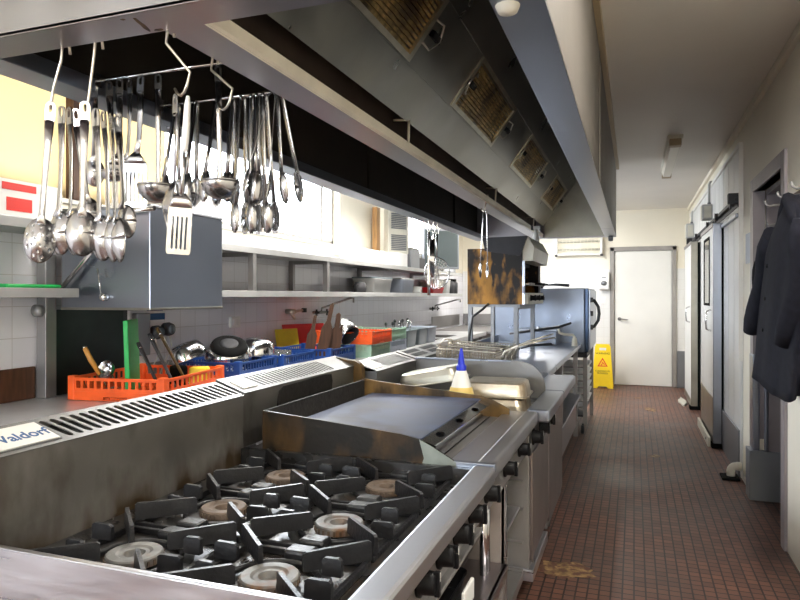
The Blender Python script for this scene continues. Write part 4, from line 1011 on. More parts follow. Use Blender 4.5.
# ---------------- bowls in the blue rack
def mixing_bowl(lab, c, ax, r, blackbase, nm='mixing_bowl'):
    t = thing(nm, lab, 'bowl', c)
    m = basis(c, *ax)
    k = r / .15
    part('bowl', B().lathe([(.150 * k, 0), (.149 * k, .006 * k), (.140 * k, .05 * k), (.122 * k, .09 * k), (.10 * k, .115 * k), (.0, .12 * k)], m, 36), 'steel_shine', t, solid=.0015)
    if blackbase:
        part('rubber_base', B().lathe([(.117 * k, .100 * k), (.110 * k, .116 * k), (.092 * k, .128 * k), (.066 * k, .131 * k), (.062 * k, .126 * k), (0, .126 * k)], m, 36), 'black_rubber', t, 'black rubber base')
        part('base_ring', B().lathe([(.056 * k, .1265 * k), (.056 * k, .129 * k), (.03 * k, .129 * k), (0, .1285 * k)], m, 24), 'charcoal', t)
    return t
X1 = Vector((.80, .45, -.30)); Y1 = Vector((-.30, .80, .45))
mixing_bowl('steel mixing bowl with a black rubber base tipped upside down in the blue rack', (-2.36, 3.42, BZ + .10), ((1, 0, -.38), (0, 1, .42)), .145, True)
mixing_bowl('plain steel bowl upside down behind the black based bowl', (-2.52, 3.25, BZ + .124), ((1, .1, .3), (0, 1, .25)), .115, False)
mixing_bowl('plain steel bowl upside down beside the glassware in the blue rack', (-2.33, 3.70, BZ + .123), ((1, .0, -.1), (0, 1, .1)), .115, False)
# ---------------- glassware
rn = random.Random(11)
gl = B().lathe([(0, 0), (.028, 0), (.030, .004), (.034, .10), (.032, .10), (.027, .008), (0, .008)], None, 14)
g0 = None
mat('glassware', (.9, .93, .95), .05, trans=.9, ior=1.3)
for i in range(4):
    for j in range(3):
        loc = (-2.45 + .08 * j + .012 * rn.random(), 3.74 + .09 * i, BZ + .018)
        if g0 is None:
            g0 = single('drinking_glass', gl, 'glassware', 'clear drinking glass standing in the middle blue rack', 'glass', (0, 0, 0), 'glasses in the middle blue rack'); g0.location = loc
        else: dup(g0, loc)
# ---------------- boards, paddles, saucepan
def leaning_board(nm, lab, mname, w_, h, c, rz, tilt, th=.014, cat='cutting board', holes=()):
    m = Matrix.Translation(c) @ Matrix.Rotation(rz, 4, 'Z') @ Matrix.Rotation(tilt, 4, 'X')
    return single(nm, B().box(-w_ / 2, w_ / 2, -th / 2, th / 2, 0, h, .004, m), mname, lab, cat, c)
leaning_board('cutting_board', 'red cutting board leaning in front of the yellow one by the wall tap', 'red_plastic', .44, .26, (-2.585, 4.90, BZ + .008), R(66), R(-16), .012)
leaning_board('cutting_board', 'yellow cutting board tilted beside the red one by the wall tap', 'yellow_plastic', .24, .23, (-2.62, 4.64, BZ + .002), R(72), R(-10), .010)
def paddle(lab, c, tilt, rz, L, W, mname):
    m = Matrix.Translation(c) @ Matrix.Rotation(rz, 4, 'Z') @ Matrix.Rotation(tilt, 4, 'Y')
    pts = [(-W / 2, 0), (W / 2, 0), (W / 2, L * .52), (W * .2, L * .66), (W * .17, L * .96), (0, L), (-W * .17, L * .96), (-W * .2, L * .66), (-W / 2, L * .52)]
    b = B().plate(pts, [], (0, -.008, 0), (1, 0, 0), (0, 0, 1), -.016)
    for v in b.bm.verts: v.co = m @ v.co
    return single('wooden_paddle', b, mname, lab, 'paddle', c)
paddle('tallest dark wooden paddle standing in the blue rack beside the saucepan', (-2.25, 4.47, BZ + .03), R(12), R(30), .42, .085, 'wood')
paddle('broad dark wooden paddle standing next to the tallest one', (-2.19, 4.55, BZ + .03), R(8), R(30), .34, .10, 'wood')
paddle('dark wooden paddle at the outer side of the paddles by the red board', (-2.32, 4.40, BZ + .03), R(9), R(30), .33, .075, 'wood')
t = thing('saucepan', 'small steel saucepan tipped with its dark mouth open next to the paddles', 'saucepan', (-2.14, 4.70, BZ + .2))
m = basis((-2.22, 4.60, BZ + .135), (.35, .9, .25), (-.5, 0, .85))
part('pan', B().lathe([(.085, .06), (.087, .058), (.086, -.06), (.075, -.075), (0, -.078)], basis((-2.14, 4.68, BZ + .215), (.3, .95, 0), (.55, -.17, .82)), 28), 'steel_shine', t, solid=.0015)
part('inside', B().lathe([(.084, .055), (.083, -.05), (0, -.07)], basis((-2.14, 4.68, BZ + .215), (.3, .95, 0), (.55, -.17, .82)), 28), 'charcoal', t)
# ---------------- taps on the tiles
def wall_tap(lab, y, z, sp, s_=1., cat='tap'):
    t = thing('wall_tap', lab, cat, (XL + .012, y, z))
    x = XL + .01
    b = B()
    for o in (-.07, .07): b.cyl((x, y + o * s_, z), (x + .05, y + o * s_, z), .014 * s_, 10); 
    b.tube([(x + .05, y - .085 * s_, z), (x + .05, y + .085 * s_, z)], .013 * s_, 10)
    part('body', b, 'steel_dull', t)
    part('spout', B().tube([(x + .05, y, z), (x + .055, y, z + .04)] + [(x + .055 + sp[0] * f, y + sp[1] * f, z + .04 + sp[2] * f) for f in (.4, .9)] + [(x + .055 + sp[0], y + sp[1], z + .03 + sp[2]), (x + .055 + sp[0], y + sp[1], z + sp[2] - .01)], .009 * s_, 8), 'steel_dull', t)
    for o in (-.105, .105):
        m = Matrix.Translation((x + .055, y + o * s_, z))
        part('tap_handle', B().box(-.008, .008, -.008, .008, -.03, .03, .004, m).box(-.008, .03, -.008, .008, -.008, .008, .004, m).lathe([(0, -.012), (.016, -.012), (.016, .012), (0, .012)], m, 10), 'rod_dark', t)
    return t
wall_tap('wall tap with a long spout behind the wooden paddles', 5.35, 1.25, (.28, .08, .10))
t = thing('wall_mounted_valve', 'brass hose valve on the tiles beside the long spout tap', 'valve', (XL + .012, 4.80, 1.27))
part('body', B().cyl((XL + .01, 4.80, 1.27), (XL + .09, 4.80, 1.27), .022, 12).cyl((XL + .06, 4.78, 1.27), (XL + .06, 4.85, 1.21), .014, 10).cyl((XL + .09, 4.8, 1.27), (XL + .12, 4.88, 1.28), .010, 8), 'filter_frame', t)
part('knob', B().lathe([(0, -.018), (.022, -.018), (.022, .018), (0, .018)], Matrix.Translation((XL + .125, 4.90, 1.28)), 12), 'rod_dark', t)
wall_tap('small wall tap in the far corner above the corner bench', 8.95, 1.22, (.34, .12, .10), 1.2)
# ---------------- power points and sign
t = thing('power_outlet', 'grey power outlet with two round plugs on the tiles behind the orange rack', 'outlet', (XL + .01, 3.05, 1.20))
part('plate', B().box(XL + .008, XL + .05, 3.02, 3.13, 1.05, 1.30, .006), 'grey_metal', t)
for yy, z in ((3.20, 1.18), (3.30, 1.195)):
    p = part('plug', B().lathe([(0, 0), (.04, 0), (.043, .03), (.035, .055), (0, .06)], basis((XL + .01, yy, z), (0, 1, 0), (0, 0, 1)), 18), 'charcoal', t)
    part('plug_face', B().lathe([(0, .061), (.028, .060), (.030, .050)], basis((XL + .01, yy, z), (0, 1, 0), (0, 0, 1)), 18), 'grey_plastic', p)
b = B()
for yy in (3.18, 3.27, 3.31): b.tube([(XL + .04, yy, 1.15), (XL + .05, yy + .02, 1.05), (XL + .045, yy - .03, .97), (XL + .03, yy - .04, .915)], .003, 5)
part('cable', b, 'beige_plastic', t)
t = thing('wall_notice', 'small blue notice on the tiles above the plugs', 'notice', (XL + .01, 3.2, 1.28))
part('sheet', B().box(XL + .008, XL + .011, 3.12, 3.30, 1.255, 1.40), 'white_plastic', t)
part('blue_band', B().box(XL + .011, XL + .012, 3.12, 3.30, 1.255, 1.295).box(XL + .011, XL + .012, 3.14, 3.28, 1.31, 1.385), 'blue_ink', t)
single('socket', B().box(XL + .008, XL + .03, 3.98, 4.10, 1.17, 1.25, .006).box(XL + .03, XL + .034, 4.0, 4.03, 1.19, 1.23).box(XL + .03, XL + .034, 4.05, 4.08, 1.19, 1.23), 'white_plastic', 'white socket plate on the tiles under the lower shelf', 'socket', (XL + .01, 4.04, 1.21))

# ---------------- wall shelves
def wall_shelf(nm, lab, y0, y1, z, xf, posts=(), pz=0):
    t = thing(nm, lab, 'shelf', (XL + .2, (y0 + y1) / 2, z))
    part('board', B().box(XL + .009, xf - .0062, y0, y1, z, z + .028, .003).box(xf - .006, xf, y0, y1, z - .012, z + .03, .002), 'steel_shelf', t)
    for p in posts: part('bracket', B().box(XL + .009, XL + .05, p - .02, p + .02, pz, z, .002).box(XL + .01, xf - .02, p - .012, p + .012, z - .03, z, .002), 'steel_dull', t)
    return t
SX = -2.37
wall_shelf('wall_shelf', 'upper steel wall shelf under the window', 3.0, 9.3, 1.695, SX, (3.75, 4.86, 6.3, 8.0), 1.445)
wall_shelf('wall_shelf', 'lower steel wall shelf over the racks and taps', 3.05, 9.3, 1.405, SX, (), 0)
for p in (3.75, 4.86): single('shelf_post', B().box(SX - .05, SX - .008, p - .02, p + .02, 1.436, 1.694, .002), 'steel_dull', 'dull steel post between the two wall shelves, ' + ('closer to the dishwasher' if p < 4 else 'closer to the grey tubs'), 'post', (SX - .03, p, 1.436))
wall_shelf('wall_shelf', 'short steel wall shelf next to the dishwasher post', 1.2, 2.35, 1.405, -2.44)
wall_shelf('wall_shelf', 'short upper steel wall shelf with the red printed carton', 1.2, 2.35, 1.695, SX, (1.5,), 1.45)
US, LS = 1.7232, 1.4352
def carton(nm, lab, mname, x0, x1, y0, y1, z, h, cat='box', lid=None, grp=None):
    t = thing(nm, lab, cat, ((x0 + x1) / 2, (y0 + y1) / 2, z), 0, grp)
    part('box', B().box(x0, x1, y0, y1, z, z + h, .006), mname, t)
    if lid: part('lid', B().box(x0 - .006, x1 + .006, y0 - .006, y1 + .006, z + h, z + h + .02, .005), lid, t)
    return t
t = carton('carton', 'white carton with red printing on the upper shelf beside the spoons', 'box_white', -2.68, -2.42, 1.75, 2.24, US, .16)
part('print', B().box(-2.42, -2.418, 1.94, 2.10, US + .115, US + .145).box(-2.42, -2.418, 1.96, 2.08, US + .03, US + .085), 'red_print', t)
single('scouring_cloth', B().box(-2.66, -2.47, 2.0, 2.28, 1.4352, 1.452, .006), 'green_plastic', 'folded green cloth on the short shelf next to the dishwasher', 'cloth', (-2.56, 2.2, 1.4352))
carton('carton', 'pale grey carton on the upper shelf behind the raised dishwasher hood', 'box_grey', -2.62, -2.40, 3.01, 3.42, US, .32)
carton('storage_box', 'long white box lying on the upper shelf in front of the louvred panel', 'box_white', -2.68, -2.40, 5.72, 6.58, US, .13)
carton('storage_box', 'white box on the upper shelf under the louvred panel', 'box_white', -2.66, -2.42, 6.62, 6.98, US, .15)
t = thing('louvred_panel', 'cream portable heater with two grey louvred panels on the upper shelf', 'heater', (-2.6, 6.85, US + .15))
xf = Matrix.Translation((-2.62, 6.78, US + .152)) @ Matrix.Rotation(R(-30), 4, 'Z')
part('case', B().box(-.02, .06, 0, .30, 0, .50, .01, xf), 'beige_plastic', t)
for z in (.04, .28):
    b = B()
    for k in range(9): b.box(.06, .066, .04, .26, z + .02 * k, z + .02 * k + .013, 0, xf)
    part('louvre', b, 'grey_metal', t)
t2 = single('file_box', B().box(-2.725, -2.668, 6.66, 6.76, US + .001, US + .66, .004), 'wood_pale', 'thin tan box standing behind the cream heater', 'box', (-2.69, 6.71, US + .001))
carton('toaster', 'grey toaster on the upper shelf beside the white box', 'grey_metal', -2.64, -2.42, 7.10, 7.42, US, .22, 'toaster', 'steel_dull')
carton('storage_box', 'dark box behind the toaster on the upper shelf', 'charcoal', -2.66, -2.44, 7.46, 7.7, US, .14)
t = thing('monitor', 'dark flat monitor standing on the upper wall shelf by the salamander', 'monitor', (-2.5, 8.6, US))
xf = Matrix.Translation((-2.50, 8.6, US)) @ Matrix.Rotation(R(-38), 4, 'Z')
part('case', B().box(-.02, .02, -.30, .30, .05, .60, .006, xf), 'grey_metal', t)
part('screen', B().box(.0202, .022, -.275, .275, .08, .575, 0, xf), 'screen', t)
part('stand', B().box(-.03, .01, -.04, .04, .0, .10, .004, xf).box(-.07, .08, -.12, .12, .0, .012, .004, xf), 'charcoal', t)
t = thing('stock_pot', 'steel pot on the upper shelf past the monitor', 'pot', (-2.52, 9.05, US)); part('pot', B().lathe([(0, 0), (.10, 0), (.10, .17), (.106, .172), (.095, .172), (.095, .01), (0, .01)], Matrix.Translation((-2.52, 9.08, US)), 24), 'steel_shine', t); part('handle', B().tube([(-2.42, 9.05, US + .13), (-2.39, 9.05, US + .13), (-2.39, 9.12, US + .13), (-2.42, 9.12, US + .13)], .005, 6), 'steel_shine', t)
# lower shelf
def tub(lab, cx, cy, z, L, W, H, mname, lid=None):
    t = thing('plastic_tub', lab, 'tub', (cx, cy, z))
    rings = []
    for zz, k in ((0, .9), (H, 1.0), (H + .004, 1.04), (H + .014, 1.04)): rings.append([(cx + px * k, cy + py * k, z + zz) for px, py in rrect(W, L, .03)])
    part('tub', B().ring_loft(rings, True, False), mname, t, solid=.003)
    if lid: part('lid', B().ring_loft([[(cx + px * 1.06, cy + py * 1.06, z + H + q) for px, py in rrect(W, L, .03)] for q in (.012, .026)]), lid, t)
    return t
tub('grey plastic tub with a lid on the lower shelf under the long white box', -2.55, 6.25, LS, .52, .24, .13, 'box_grey', 'grey_plastic')
tub('clear grey tub on the lower shelf behind the hanging strainer', -2.55, 7.05, LS, .40, .24, .14, 'lilac_plastic', 'box_grey')
tub('pale tub on the lower shelf past the hanging strainer', -2.60, 8.50, LS, .32, .24, .15, 'beige_plastic', 'box_white')
tub('small white tub on the lower shelf beside the black jars', -2.55, 8.79, LS, .22, .22, .18, 'box_white')
t = thing('coffee_pot', 'small black pot on the lower shelf next to the grey lidded tub', 'pot', (-2.5, 5.80, LS)); part('pot', B().lathe([(0, 0), (.06, 0), (.066, .06), (.05, .09), (.045, .10), (0, .104)], Matrix.Translation((-2.5, 5.80, LS)), 20), 'charcoal', t); part('handle', B().tube([(-2.5, 5.75, LS + .08), (-2.49, 5.70, LS + .07), (-2.49, 5.70, LS + .03), (-2.5, 5.75, LS + .02)], .006, 6), 'charcoal', t)
for k, yy in enumerate((9.0, 9.19)):
    t = thing('storage_jar', ('black jar on the lower shelf beside the small white tub', 'black jar at the very end of the lower shelf')[k], 'jar', (-2.5, yy, LS), 0, None); part('jar', B().lathe([(0, 0), (.08, 0), (.084, .15), (.06, .18), (0, .18)], Matrix.Translation((-2.5, yy, LS)), 20), 'charcoal', t); part('lid', B().lathe([(.062, .18), (.062, .21), (0, .212)], Matrix.Translation((-2.5, yy, LS)), 20), 'black_plastic', t)
rings = []
t = thing('red_tray', 'bright red tray on the lower shelf below the monitor', 'tray', (-2.42, 8.1, LS))
for zz, k in ((0, .86), (.07, 1.0), (.074, 1.04)): rings.append([(-2.475 + px * k, 8.1 + py * k, LS + zz) for px, py in rrect(.19, .50, .02)])
part('tray', B().ring_loft(rings, True, False), 'red_tray', t, solid=.003)
# crockery jumble on the shelf
for k, (yy, lab) in enumerate(((7.42, 'stack of white saucers behind the hanging whisks'),)):
    pass
for k in range(5):
    single('saucer', B().lathe([(0, 0), (.05, 0), (.085, .012), (.085, .015), (.05, .004), (0, .004)], Matrix.Translation((-2.5, 7.5, LS + .016 * k)), 24), 'white_plastic', 'white saucer in the stack on the lower shelf, ' + ('lowest', 'second up', 'middle one', 'second from the top', 'topmost')[k], 'saucer', (-2.5, 7.5, LS + .016 * k), 'saucers stacked on the lower shelf')

# ---------------- far wall fittings
y = YF - .008
t = thing('towel_dispenser', 'white dispenser with a grey window on the tiles beside the far door', 'dispenser', (-.445, y, 1.63))
part('case', B().box(-.525, -.365, y - .11, y, 1.50, 1.78, .02), 'white_plastic', t)
part('window', B().lathe([(0, 0), (.045, 0), (.045, .004), (0, .006)], basis((-.445, y - .11, 1.60), (1, 0, 0), (0, 0, 1)), 20, sy=.8), 'grey_metal', t, 'grey window')
part('badge', B().box(-.475, -.415, y - .1125, y - .1095, 1.685, 1.70), 'grey_metal', t)
single('light_switch', B().box(-.49, -.42, y - .012, y, 1.28, 1.39, .004).box(-.47, -.44, y - .017, y - .012, 1.32, 1.35, .002), 'white_plastic', 'white light switch below the dispenser', 'switch', (-.455, y, 1.33))
single('wall_mounted_panel', B().box(-1.14, -.88, y - .010, y, 1.44, 1.72, .003).box(-1.12, -.90, y - .013, y - .010, 1.46, 1.70, .002), 'white_plastic', 'flat white panel on the far tiles above the oven', 'panel', (-1.0, y, 1.58))
t = thing('insect_killer', 'white framed electric insect killer on the cream far wall', 'insect killer', (-.83, YF, 2.2))
ZX0, ZX1, ZZ0, ZZ1 = -1.19, -.47, 2.05, 2.37
part('frame', B().box(ZX0, ZX1, YF - .11, YF - .004, ZZ1 - .03, ZZ1).box(ZX0, ZX1, YF - .11, YF - .004, ZZ0, ZZ0 + .02).box(ZX0, ZX0 + .03, YF - .11, YF - .004, ZZ0, ZZ1).box(ZX1 - .03, ZX1, YF - .11, YF - .004, ZZ0, ZZ1), 'white_plastic', t)
part('backplate', B().box(ZX0 + .03, ZX1 - .03, YF - .03, YF - .02, ZZ0 + .02, ZZ1 - .03), 'pale_strip', t)
for z in (2.14, 2.27): part('tube', B().cyl((ZX0 + .04, YF - .06, z), (ZX1 - .04, YF - .06, z), .016, 10), 'enamel_cream', t)
b = B()
for k in range(8): b.cyl((ZX0 + .03, YF - .10, 2.085 + .037 * k), (ZX1 - .03, YF - .10, 2.085 + .037 * k), .003, 5)
for k in range(12): b.cyl((ZX0 + .06 + .055 * k, YF - .103, 2.06), (ZX0 + .06 + .055 * k, YF - .103, 2.35), .0025, 5)
part('grille', b, 'pale_strip', t)
for xx in (ZX0 + .01, ZX1 - .01): part('foot', B().box(xx - .02, xx + .02, YF - .12, YF - .10, 2.03, 2.06, .004), 'charcoal', t)
# wet floor sign
ws = thing('wet_floor_sign', 'yellow folding wet floor warning sign beside the far door', 'floor sign', (-.45, 10.4, 0))
def tilted(y0, tl): return Matrix.Translation((-.45, y0, 0)) @ Matrix.Rotation(tl, 4, 'X')
out = [(-.155, 0), (-.08, 0), (-.06, .03), (.06, .03), (.08, 0), (.155, 0), (.112, .64), (.09, .66), (-.09, .66), (-.112, .64)]
hole = [(-.05, .575), (.05, .575), (.05, .615), (-.05, .615)]
for k, (yy, tl) in enumerate(((10.30, R(-9)), (10.53, R(9)))):
    b = B().plate(out, [hole], (0, 0, 0), (1, 0, 0), (0, 0, 1), .012)
    xf = tilted(yy, tl)
    for v in b.bm.verts: v.co = xf @ v.co
    pn = part('panel', b, 'sign_yellow', ws)
    if k == 0:
        q = xf @ basis((0, -.0135, 0), (1, 0, 0), (0, 0, 1))
        text('lettering', 'WARNING', .042, 'black_print', ws, q @ Matrix.Translation((0, .515, 0)), .0006, 'CENTER')
        text('lettering', 'CLEANING IN\nPROGRESS', .034, 'black_print', ws, q @ Matrix.Translation((0, .25, 0)), .0006, 'CENTER')
        b = B()
        tri = [(-.075, 0), (.075, 0), (0, .135)]; ti = [(-.05, .014), (.05, .014), (0, .105)]
        b.plate(tri, [ti], (0, 0, 0), (1, 0, 0), (0, 1, 0), .001)
        for v in b.bm.verts: v.co = q @ Matrix.Translation((0, .33, 0)) @ v.co
        part('warning_triangle', b, 'red_print', ws, 'red warning triangle')
        b = B().plate([(-.03, .018), (-.012, .018), (.006, .045), (.03, .02), (.036, .026), (.012, .058), (-.004, .075), (-.012, .068), (-.002, .052)], [], (0, 0, 0), (1, 0, 0), (0, 1, 0), .001)
        for v in b.bm.verts: v.co = q @ Matrix.Translation((0, .33, 0)) @ v.co
        part('slipping_figure', b, 'red_print', ws)
part('top_hinge', B().box(-.10, .10, 10.392, 10.438, .645, .665, .006, Matrix.Translation((-.45, 0, 0))), 'sign_yellow', ws)
# ================================================================== hanging utensils (built at the origin, hanging by their hole)
def strip(b, pts, ws, th, xf=None):
    """flat bar through pts, width along x, thickness along the bar's normal in the yz plane"""
    rings = []
    n = len(pts)
    for i, (p, w_) in enumerate(zip(pts, ws)):
        p = Vector(p); t = (Vector(pts[min(i + 1, n - 1)]) - Vector(pts[max(i - 1, 0)])).normalized()
        nrm = Vector((1, 0, 0)).cross(t).normalized() * th / 2; ux = Vector((1, 0, 0)) * w_ / 2
        r = [p - ux - nrm * .4, p - ux * .7 - nrm, p + ux * .7 - nrm, p + ux - nrm * .4, p + ux + nrm * .4, p + ux * .7 + nrm, p - ux * .7 + nrm, p - ux + nrm * .4]
        rings.append([xf @ q for q in r] if xf is not None else r)
    return b.ring_loft(rings)
def eye(b, w_=.020, th=.003):
    out = capsule(0, -.022, w_, .052, 5); hole = capsule(0, -.012, w_ * .42, .022, 4)
    return b.plate(out, [hole], (0, th / 2, 0), (1, 0, 0), (0, 0, 1), th)
def shell(b, cz, a, h, depth, cy=0., holes=False, n=20):
    def f(u, v):
        r = v; an = 2 * PI * u
        return (a * r * math.cos(an), cy - depth * (1 - r * r) + .0, cz + h * r * math.sin(an))
    hs = lambda i, j: holes and ((j in (14, 15) and i % 8 in (0, 1)) or (j in (9, 10) and i % 12 in (4, 5)) or (j in (4, 5) and i % 24 in (8, 9, 10, 11)))
    return b.grid(f, 72, 20, hs) if holes else b.grid(f, 36, 10)
def make_spoon(holes, L=.26, a=.036, h=.055, dp=.022, flip=-1):
    t = thing('hanging_slotted_spoon' if holes else 'hanging_spoon', '', 'spoon')
    b = B(); eye(b, .022)
    strip(b, [(0, 0, -.040), (0, .002, -.10), (0, .0, -L * .7), (0, -.004, -L + .01), (0, -.012, -L - .012)], [.022, .017, .013, .014, .022], .0035)
    part('handle', b, 'steel_utensil', t)
    part('bowl', shell(B(), -L - .005 - h * .85, a, h, dp, .004, holes), 'steel_utensil', t, solid=.0016)
    return t
def make_ladle(L=.315, r=.050):
    t = thing('hanging_ladle', '', 'ladle')
    b = B(); eye(b, .019)
    strip(b, [(0, 0, -.040), (0, .0, -.12), (0, 0, -L + .04), (0, 0, -L), (0, .002, -L - .02)], [.019, .015, .013, .014, .016], .0035)
    part('handle', b, 'steel_utensil', t)
    m = Matrix.Translation((0, -r * .98, -L - .036)) 
    part('bowl', B().lathe([(r * math.cos(q), r * .95 * math.sin(q) + .03) for q in (0, -.2, -.45, -.7, -.95, -1.2, -1.4, -1.57)], m, 28), 'steel_utensil', t, solid=.0016)
    part('rim', B().tube([m @ Vector((r * math.cos(k * PI / 12), r * math.sin(k * PI / 12), .03)) for k in range(24)], .002, 6, closed=True), 'steel_utensil', t)
    return t
def make_turner(L=.22, white=False, W=.072, H=.125, ns=5):
    t = thing('hanging_turner', '', 'spatula')
    b = B()
    if white:
        b.tube([(0, 0, -.125), (0, 0, -.17), (0, -.006, -L)], [.004, .004, .005], 8)
        part('handle_grip', B().tube([(0, 0, 0), (0, .0, -.02), (0, .004, -.07), (0, 0, -.12), (0, 0, -.128)], [.006, .010, .012, .010, .005], 10, sq=(.7, 1)), 'white_plastic', t, 'white handle grip')
    else:
        eye(b, .020); strip(b, [(0, 0, -.040), (0, .006, -.10), (0, .006, -L * .8), (0, -.004, -L)], [.020, .017, .015, .020], .0035)
    strip(b, [(0, -.004, -L + .004), (0, -.010, -L - .012), (0, -.008, -L - .03)], [.018, .045, W], .002)
    part('handle', b, 'steel_utensil', t)
    p = (W - .012) / ns
    hl = [capsule(-W / 2 + .006 + p * (i + .5), -H * .54, p * .50, H * .70, 4) for i in range(ns)]
    out = [(-W / 2, 0), (-W / 2 * 1.06, -H * .93), (-W / 2 * .95, -H), (W / 2 * .95, -H), (W / 2 * 1.06, -H * .93), (W / 2, 0)]
    part('blade', B().plate(list(reversed(out)), hl, (0, -.008, -L - .029), (1, 0, 0), (0, -.05, 1), .0016), 'steel_utensil', t)
    return t
def make_tongs(L=.30, op=.022):
    t = thing('hanging_tongs', '', 'tongs')
    for s_ in (-1, 1):
        b = B()
        m = Matrix.Rotation(PI / 2 * 0, 4, 'Z')
        pts = [(0, 0, .004), (s_ * .010, 0, -.006), (s_ * .013, 0, -.05), (s_ * (.013 + op * .6), 0, -L * .6), (s_ * (.013 + op), 0, -L + .05)]
        rings = []
        for i, p in enumerate(pts):
            p = Vector(p); w_ = (.014, .016, .016, .014, .016)[i]
            rings.append([p + Vector((dx, dy, 0)) for dx, dy in ((-.0012, -w_ / 2), (.0012, -w_ / 2), (.0012, w_ / 2), (-.0012, w_ / 2))])
        b.ring_loft(rings)
        part('arm', b, 'steel_utensil', t)
        x0 = s_ * (.013 + op)
        def f(u, v, x0=x0, s_=s_):
            an = 2 * PI * u; rr = v * (1 + .10 * (1 if int(u * 32) % 2 else 0) * (v > .85))
            return (x0 + s_ * .012 * (1 - v * v) - s_ * .004, .020 * rr * math.cos(an), -L + .01 + .050 * rr * math.sin(an))
        part('scalloped_tip', B().grid(f, 32, 5), 'steel_utensil', t, solid=.0014)
    part('bend', B().tube([(-.010, 0, -.006), (-.006, 0, .003), (0, 0, .006), (.006, 0, .003), (.010, 0, -.006)], .004, 6, sq=(.5, 1.6)), 'steel_utensil', t)
    return t
def make_fork(L=.20):
    t = thing('hanging_fork', '', 'fork')
    b = B(); eye(b, .017)
    strip(b, [(0, 0, -.040), (0, .003, -.09), (0, 0, -L)], [.017, .013, .012], .0035)
    part('handle', b, 'steel_utensil', t)
    b = B()
    strip(b, [(0, 0, -L + .004), (0, -.012, -L - .02), (0, -.020, -L - .05), (0, -.016, -L - .075)], [.014, .030, .036, .034], .002)
    for x in (-.012, 0, .012): strip(b, [(x, -.017, -L - .072), (x, -.010, -L - .10), (x * .9, .002, -L - .125)], [.008, .006, .003], .002)
    part('tines', b, 'steel_utensil', t)
    return t
def make_hook(top, bot, nm='s_hook', lab='', r=.0034, back=.02):
    """bent wire hook from a ledge down to a loop"""
    T, Bt = Vector(top), Vector(bot)
    t = thing('hanging_hook', lab, 'hook', top)
    d = (Bt - T)
    pts = [T + Vector((.0, .02, -.008)), T + Vector((0, .018, .008)), T + Vector((0, .008, .014)), T + Vector((0, -.003, .006)), T + Vector((0, -.004, -.006)),
           T + Vector((-.003, -.004, -.03)), Bt + Vector((back * .35, 0, .045)) , Bt + Vector((back * .10, .0, .016)), Bt + Vector((-back * .2, .004, .003)), Bt + Vector((-back * .6, .010, -.001)), Bt + Vector((-back * 1.0, .016, .006)), Bt + Vector((-back * 1.3, .02, .020))]
    part('wire', B().tube(pts, r, 8), 'wire', t)
    return t
P = {'slot': make_spoon(True, .285), 'spoon': make_spoon(False), 'spoon_s': make_spoon(False, .22, .028, .042, .016), 'ladle': make_ladle(), 'ladle_s': make_ladle(.26, .034),
     'turner': make_turner(), 'turner_w': make_turner(.225, True, .050, .105, 4), 'tongs': make_tongs(), 'tongs_l': make_tongs(.39, .012), 'fork': make_fork()}
used = set()
def hang(kind, loc, rz, label, group=None, rx=0., ry=0.):
    o = P[kind]
    if kind in used: o = dup(o, loc, (rx, ry, rz), label, group)
    else:
        used.add(kind); o.location = loc; o.rotation_euler = (rx, ry, rz); o['label'] = label
        if group: o['group'] = group
    return o
FZ = math.atan(234 / FPX)
# hooks over the near gutter
GA = (-1.30, 1.222, 1.846)
make_hook((-1.30, 1.205, Z0), (-1.350, 1.215, 1.866), lab='bent wire hook holding the bunch of spoons with the perforated one')
make_hook((-1.198, 1.205, Z0), (-1.236, 1.215, 1.846), lab='bent wire hook holding the bunch with the broad handled spoon')
make_hook((-.99, 1.205, Z0), (-.955, 1.22, 1.860), lab='bent wire hook holding the white handled turner', back=.035)
make_hook((-1.0, 1.385, Z0), (-.955, 1.385, 1.872), lab='empty bent wire hook on the drip shelf in front of the big ladle', back=.035)
SA = 'spoons bunched on the first hook'; SB = 'spoons bunched on the second hook'
hang('slot', (-1.348, 1.212, 1.872), FZ + .4, 'perforated serving spoon at the front of the first hook bunch', None, 0, .07)
hang('spoon', (-1.335, 1.232, 1.868), FZ - .3, 'serving spoon hanging directly behind the perforated spoon', None, 0, .02)
hang('spoon', (-1.326, 1.246, 1.868), FZ - .6, 'serving spoon turned edge on in the first hook bunch', None, 0, -.05)
hang('spoon_s', (-1.318, 1.258, 1.866), FZ + .3, 'small serving spoon at the back of the first hook bunch', None, 0, -.12)
hang('spoon', (-1.236, 1.208, 1.862), FZ + .40, 'broad handled serving spoon at the front of the second hook bunch', None, 0, .02)
hang('spoon', (-1.222, 1.226, 1.850), FZ - .35, 'serving spoon just behind the broad handled one', None, 0, -.06)
hang('spoon', (-1.212, 1.240, 1.846), FZ - .6, 'serving spoon third in the second hook bunch', None, 0, -.11)
hang('spoon', (-1.204, 1.254, 1.842), FZ - .8, 'serving spoon turned edge on at the back of the second hook bunch', None, 0, -.16)
hang('spoon_s', (-1.196, 1.268, 1.842), FZ - .3, 'small serving spoon hanging highest in the second hook bunch', None, 0, -.10)
hang('fork', (-.985, 1.222, 1.858), FZ - .7, 'curved serving fork beside the white handled turner', None, 0, .02)
hang('turner_w', (-.950, 1.222, 1.852), FZ + .25, 'slotted turner with a white handle on its own hook', None, 0, .06)
hang('ladle', (-1.068, 1.50, 2.026), FZ + .25, 'big ladle hanging last on the first rod by the drip shelf', None, 0, -.02)
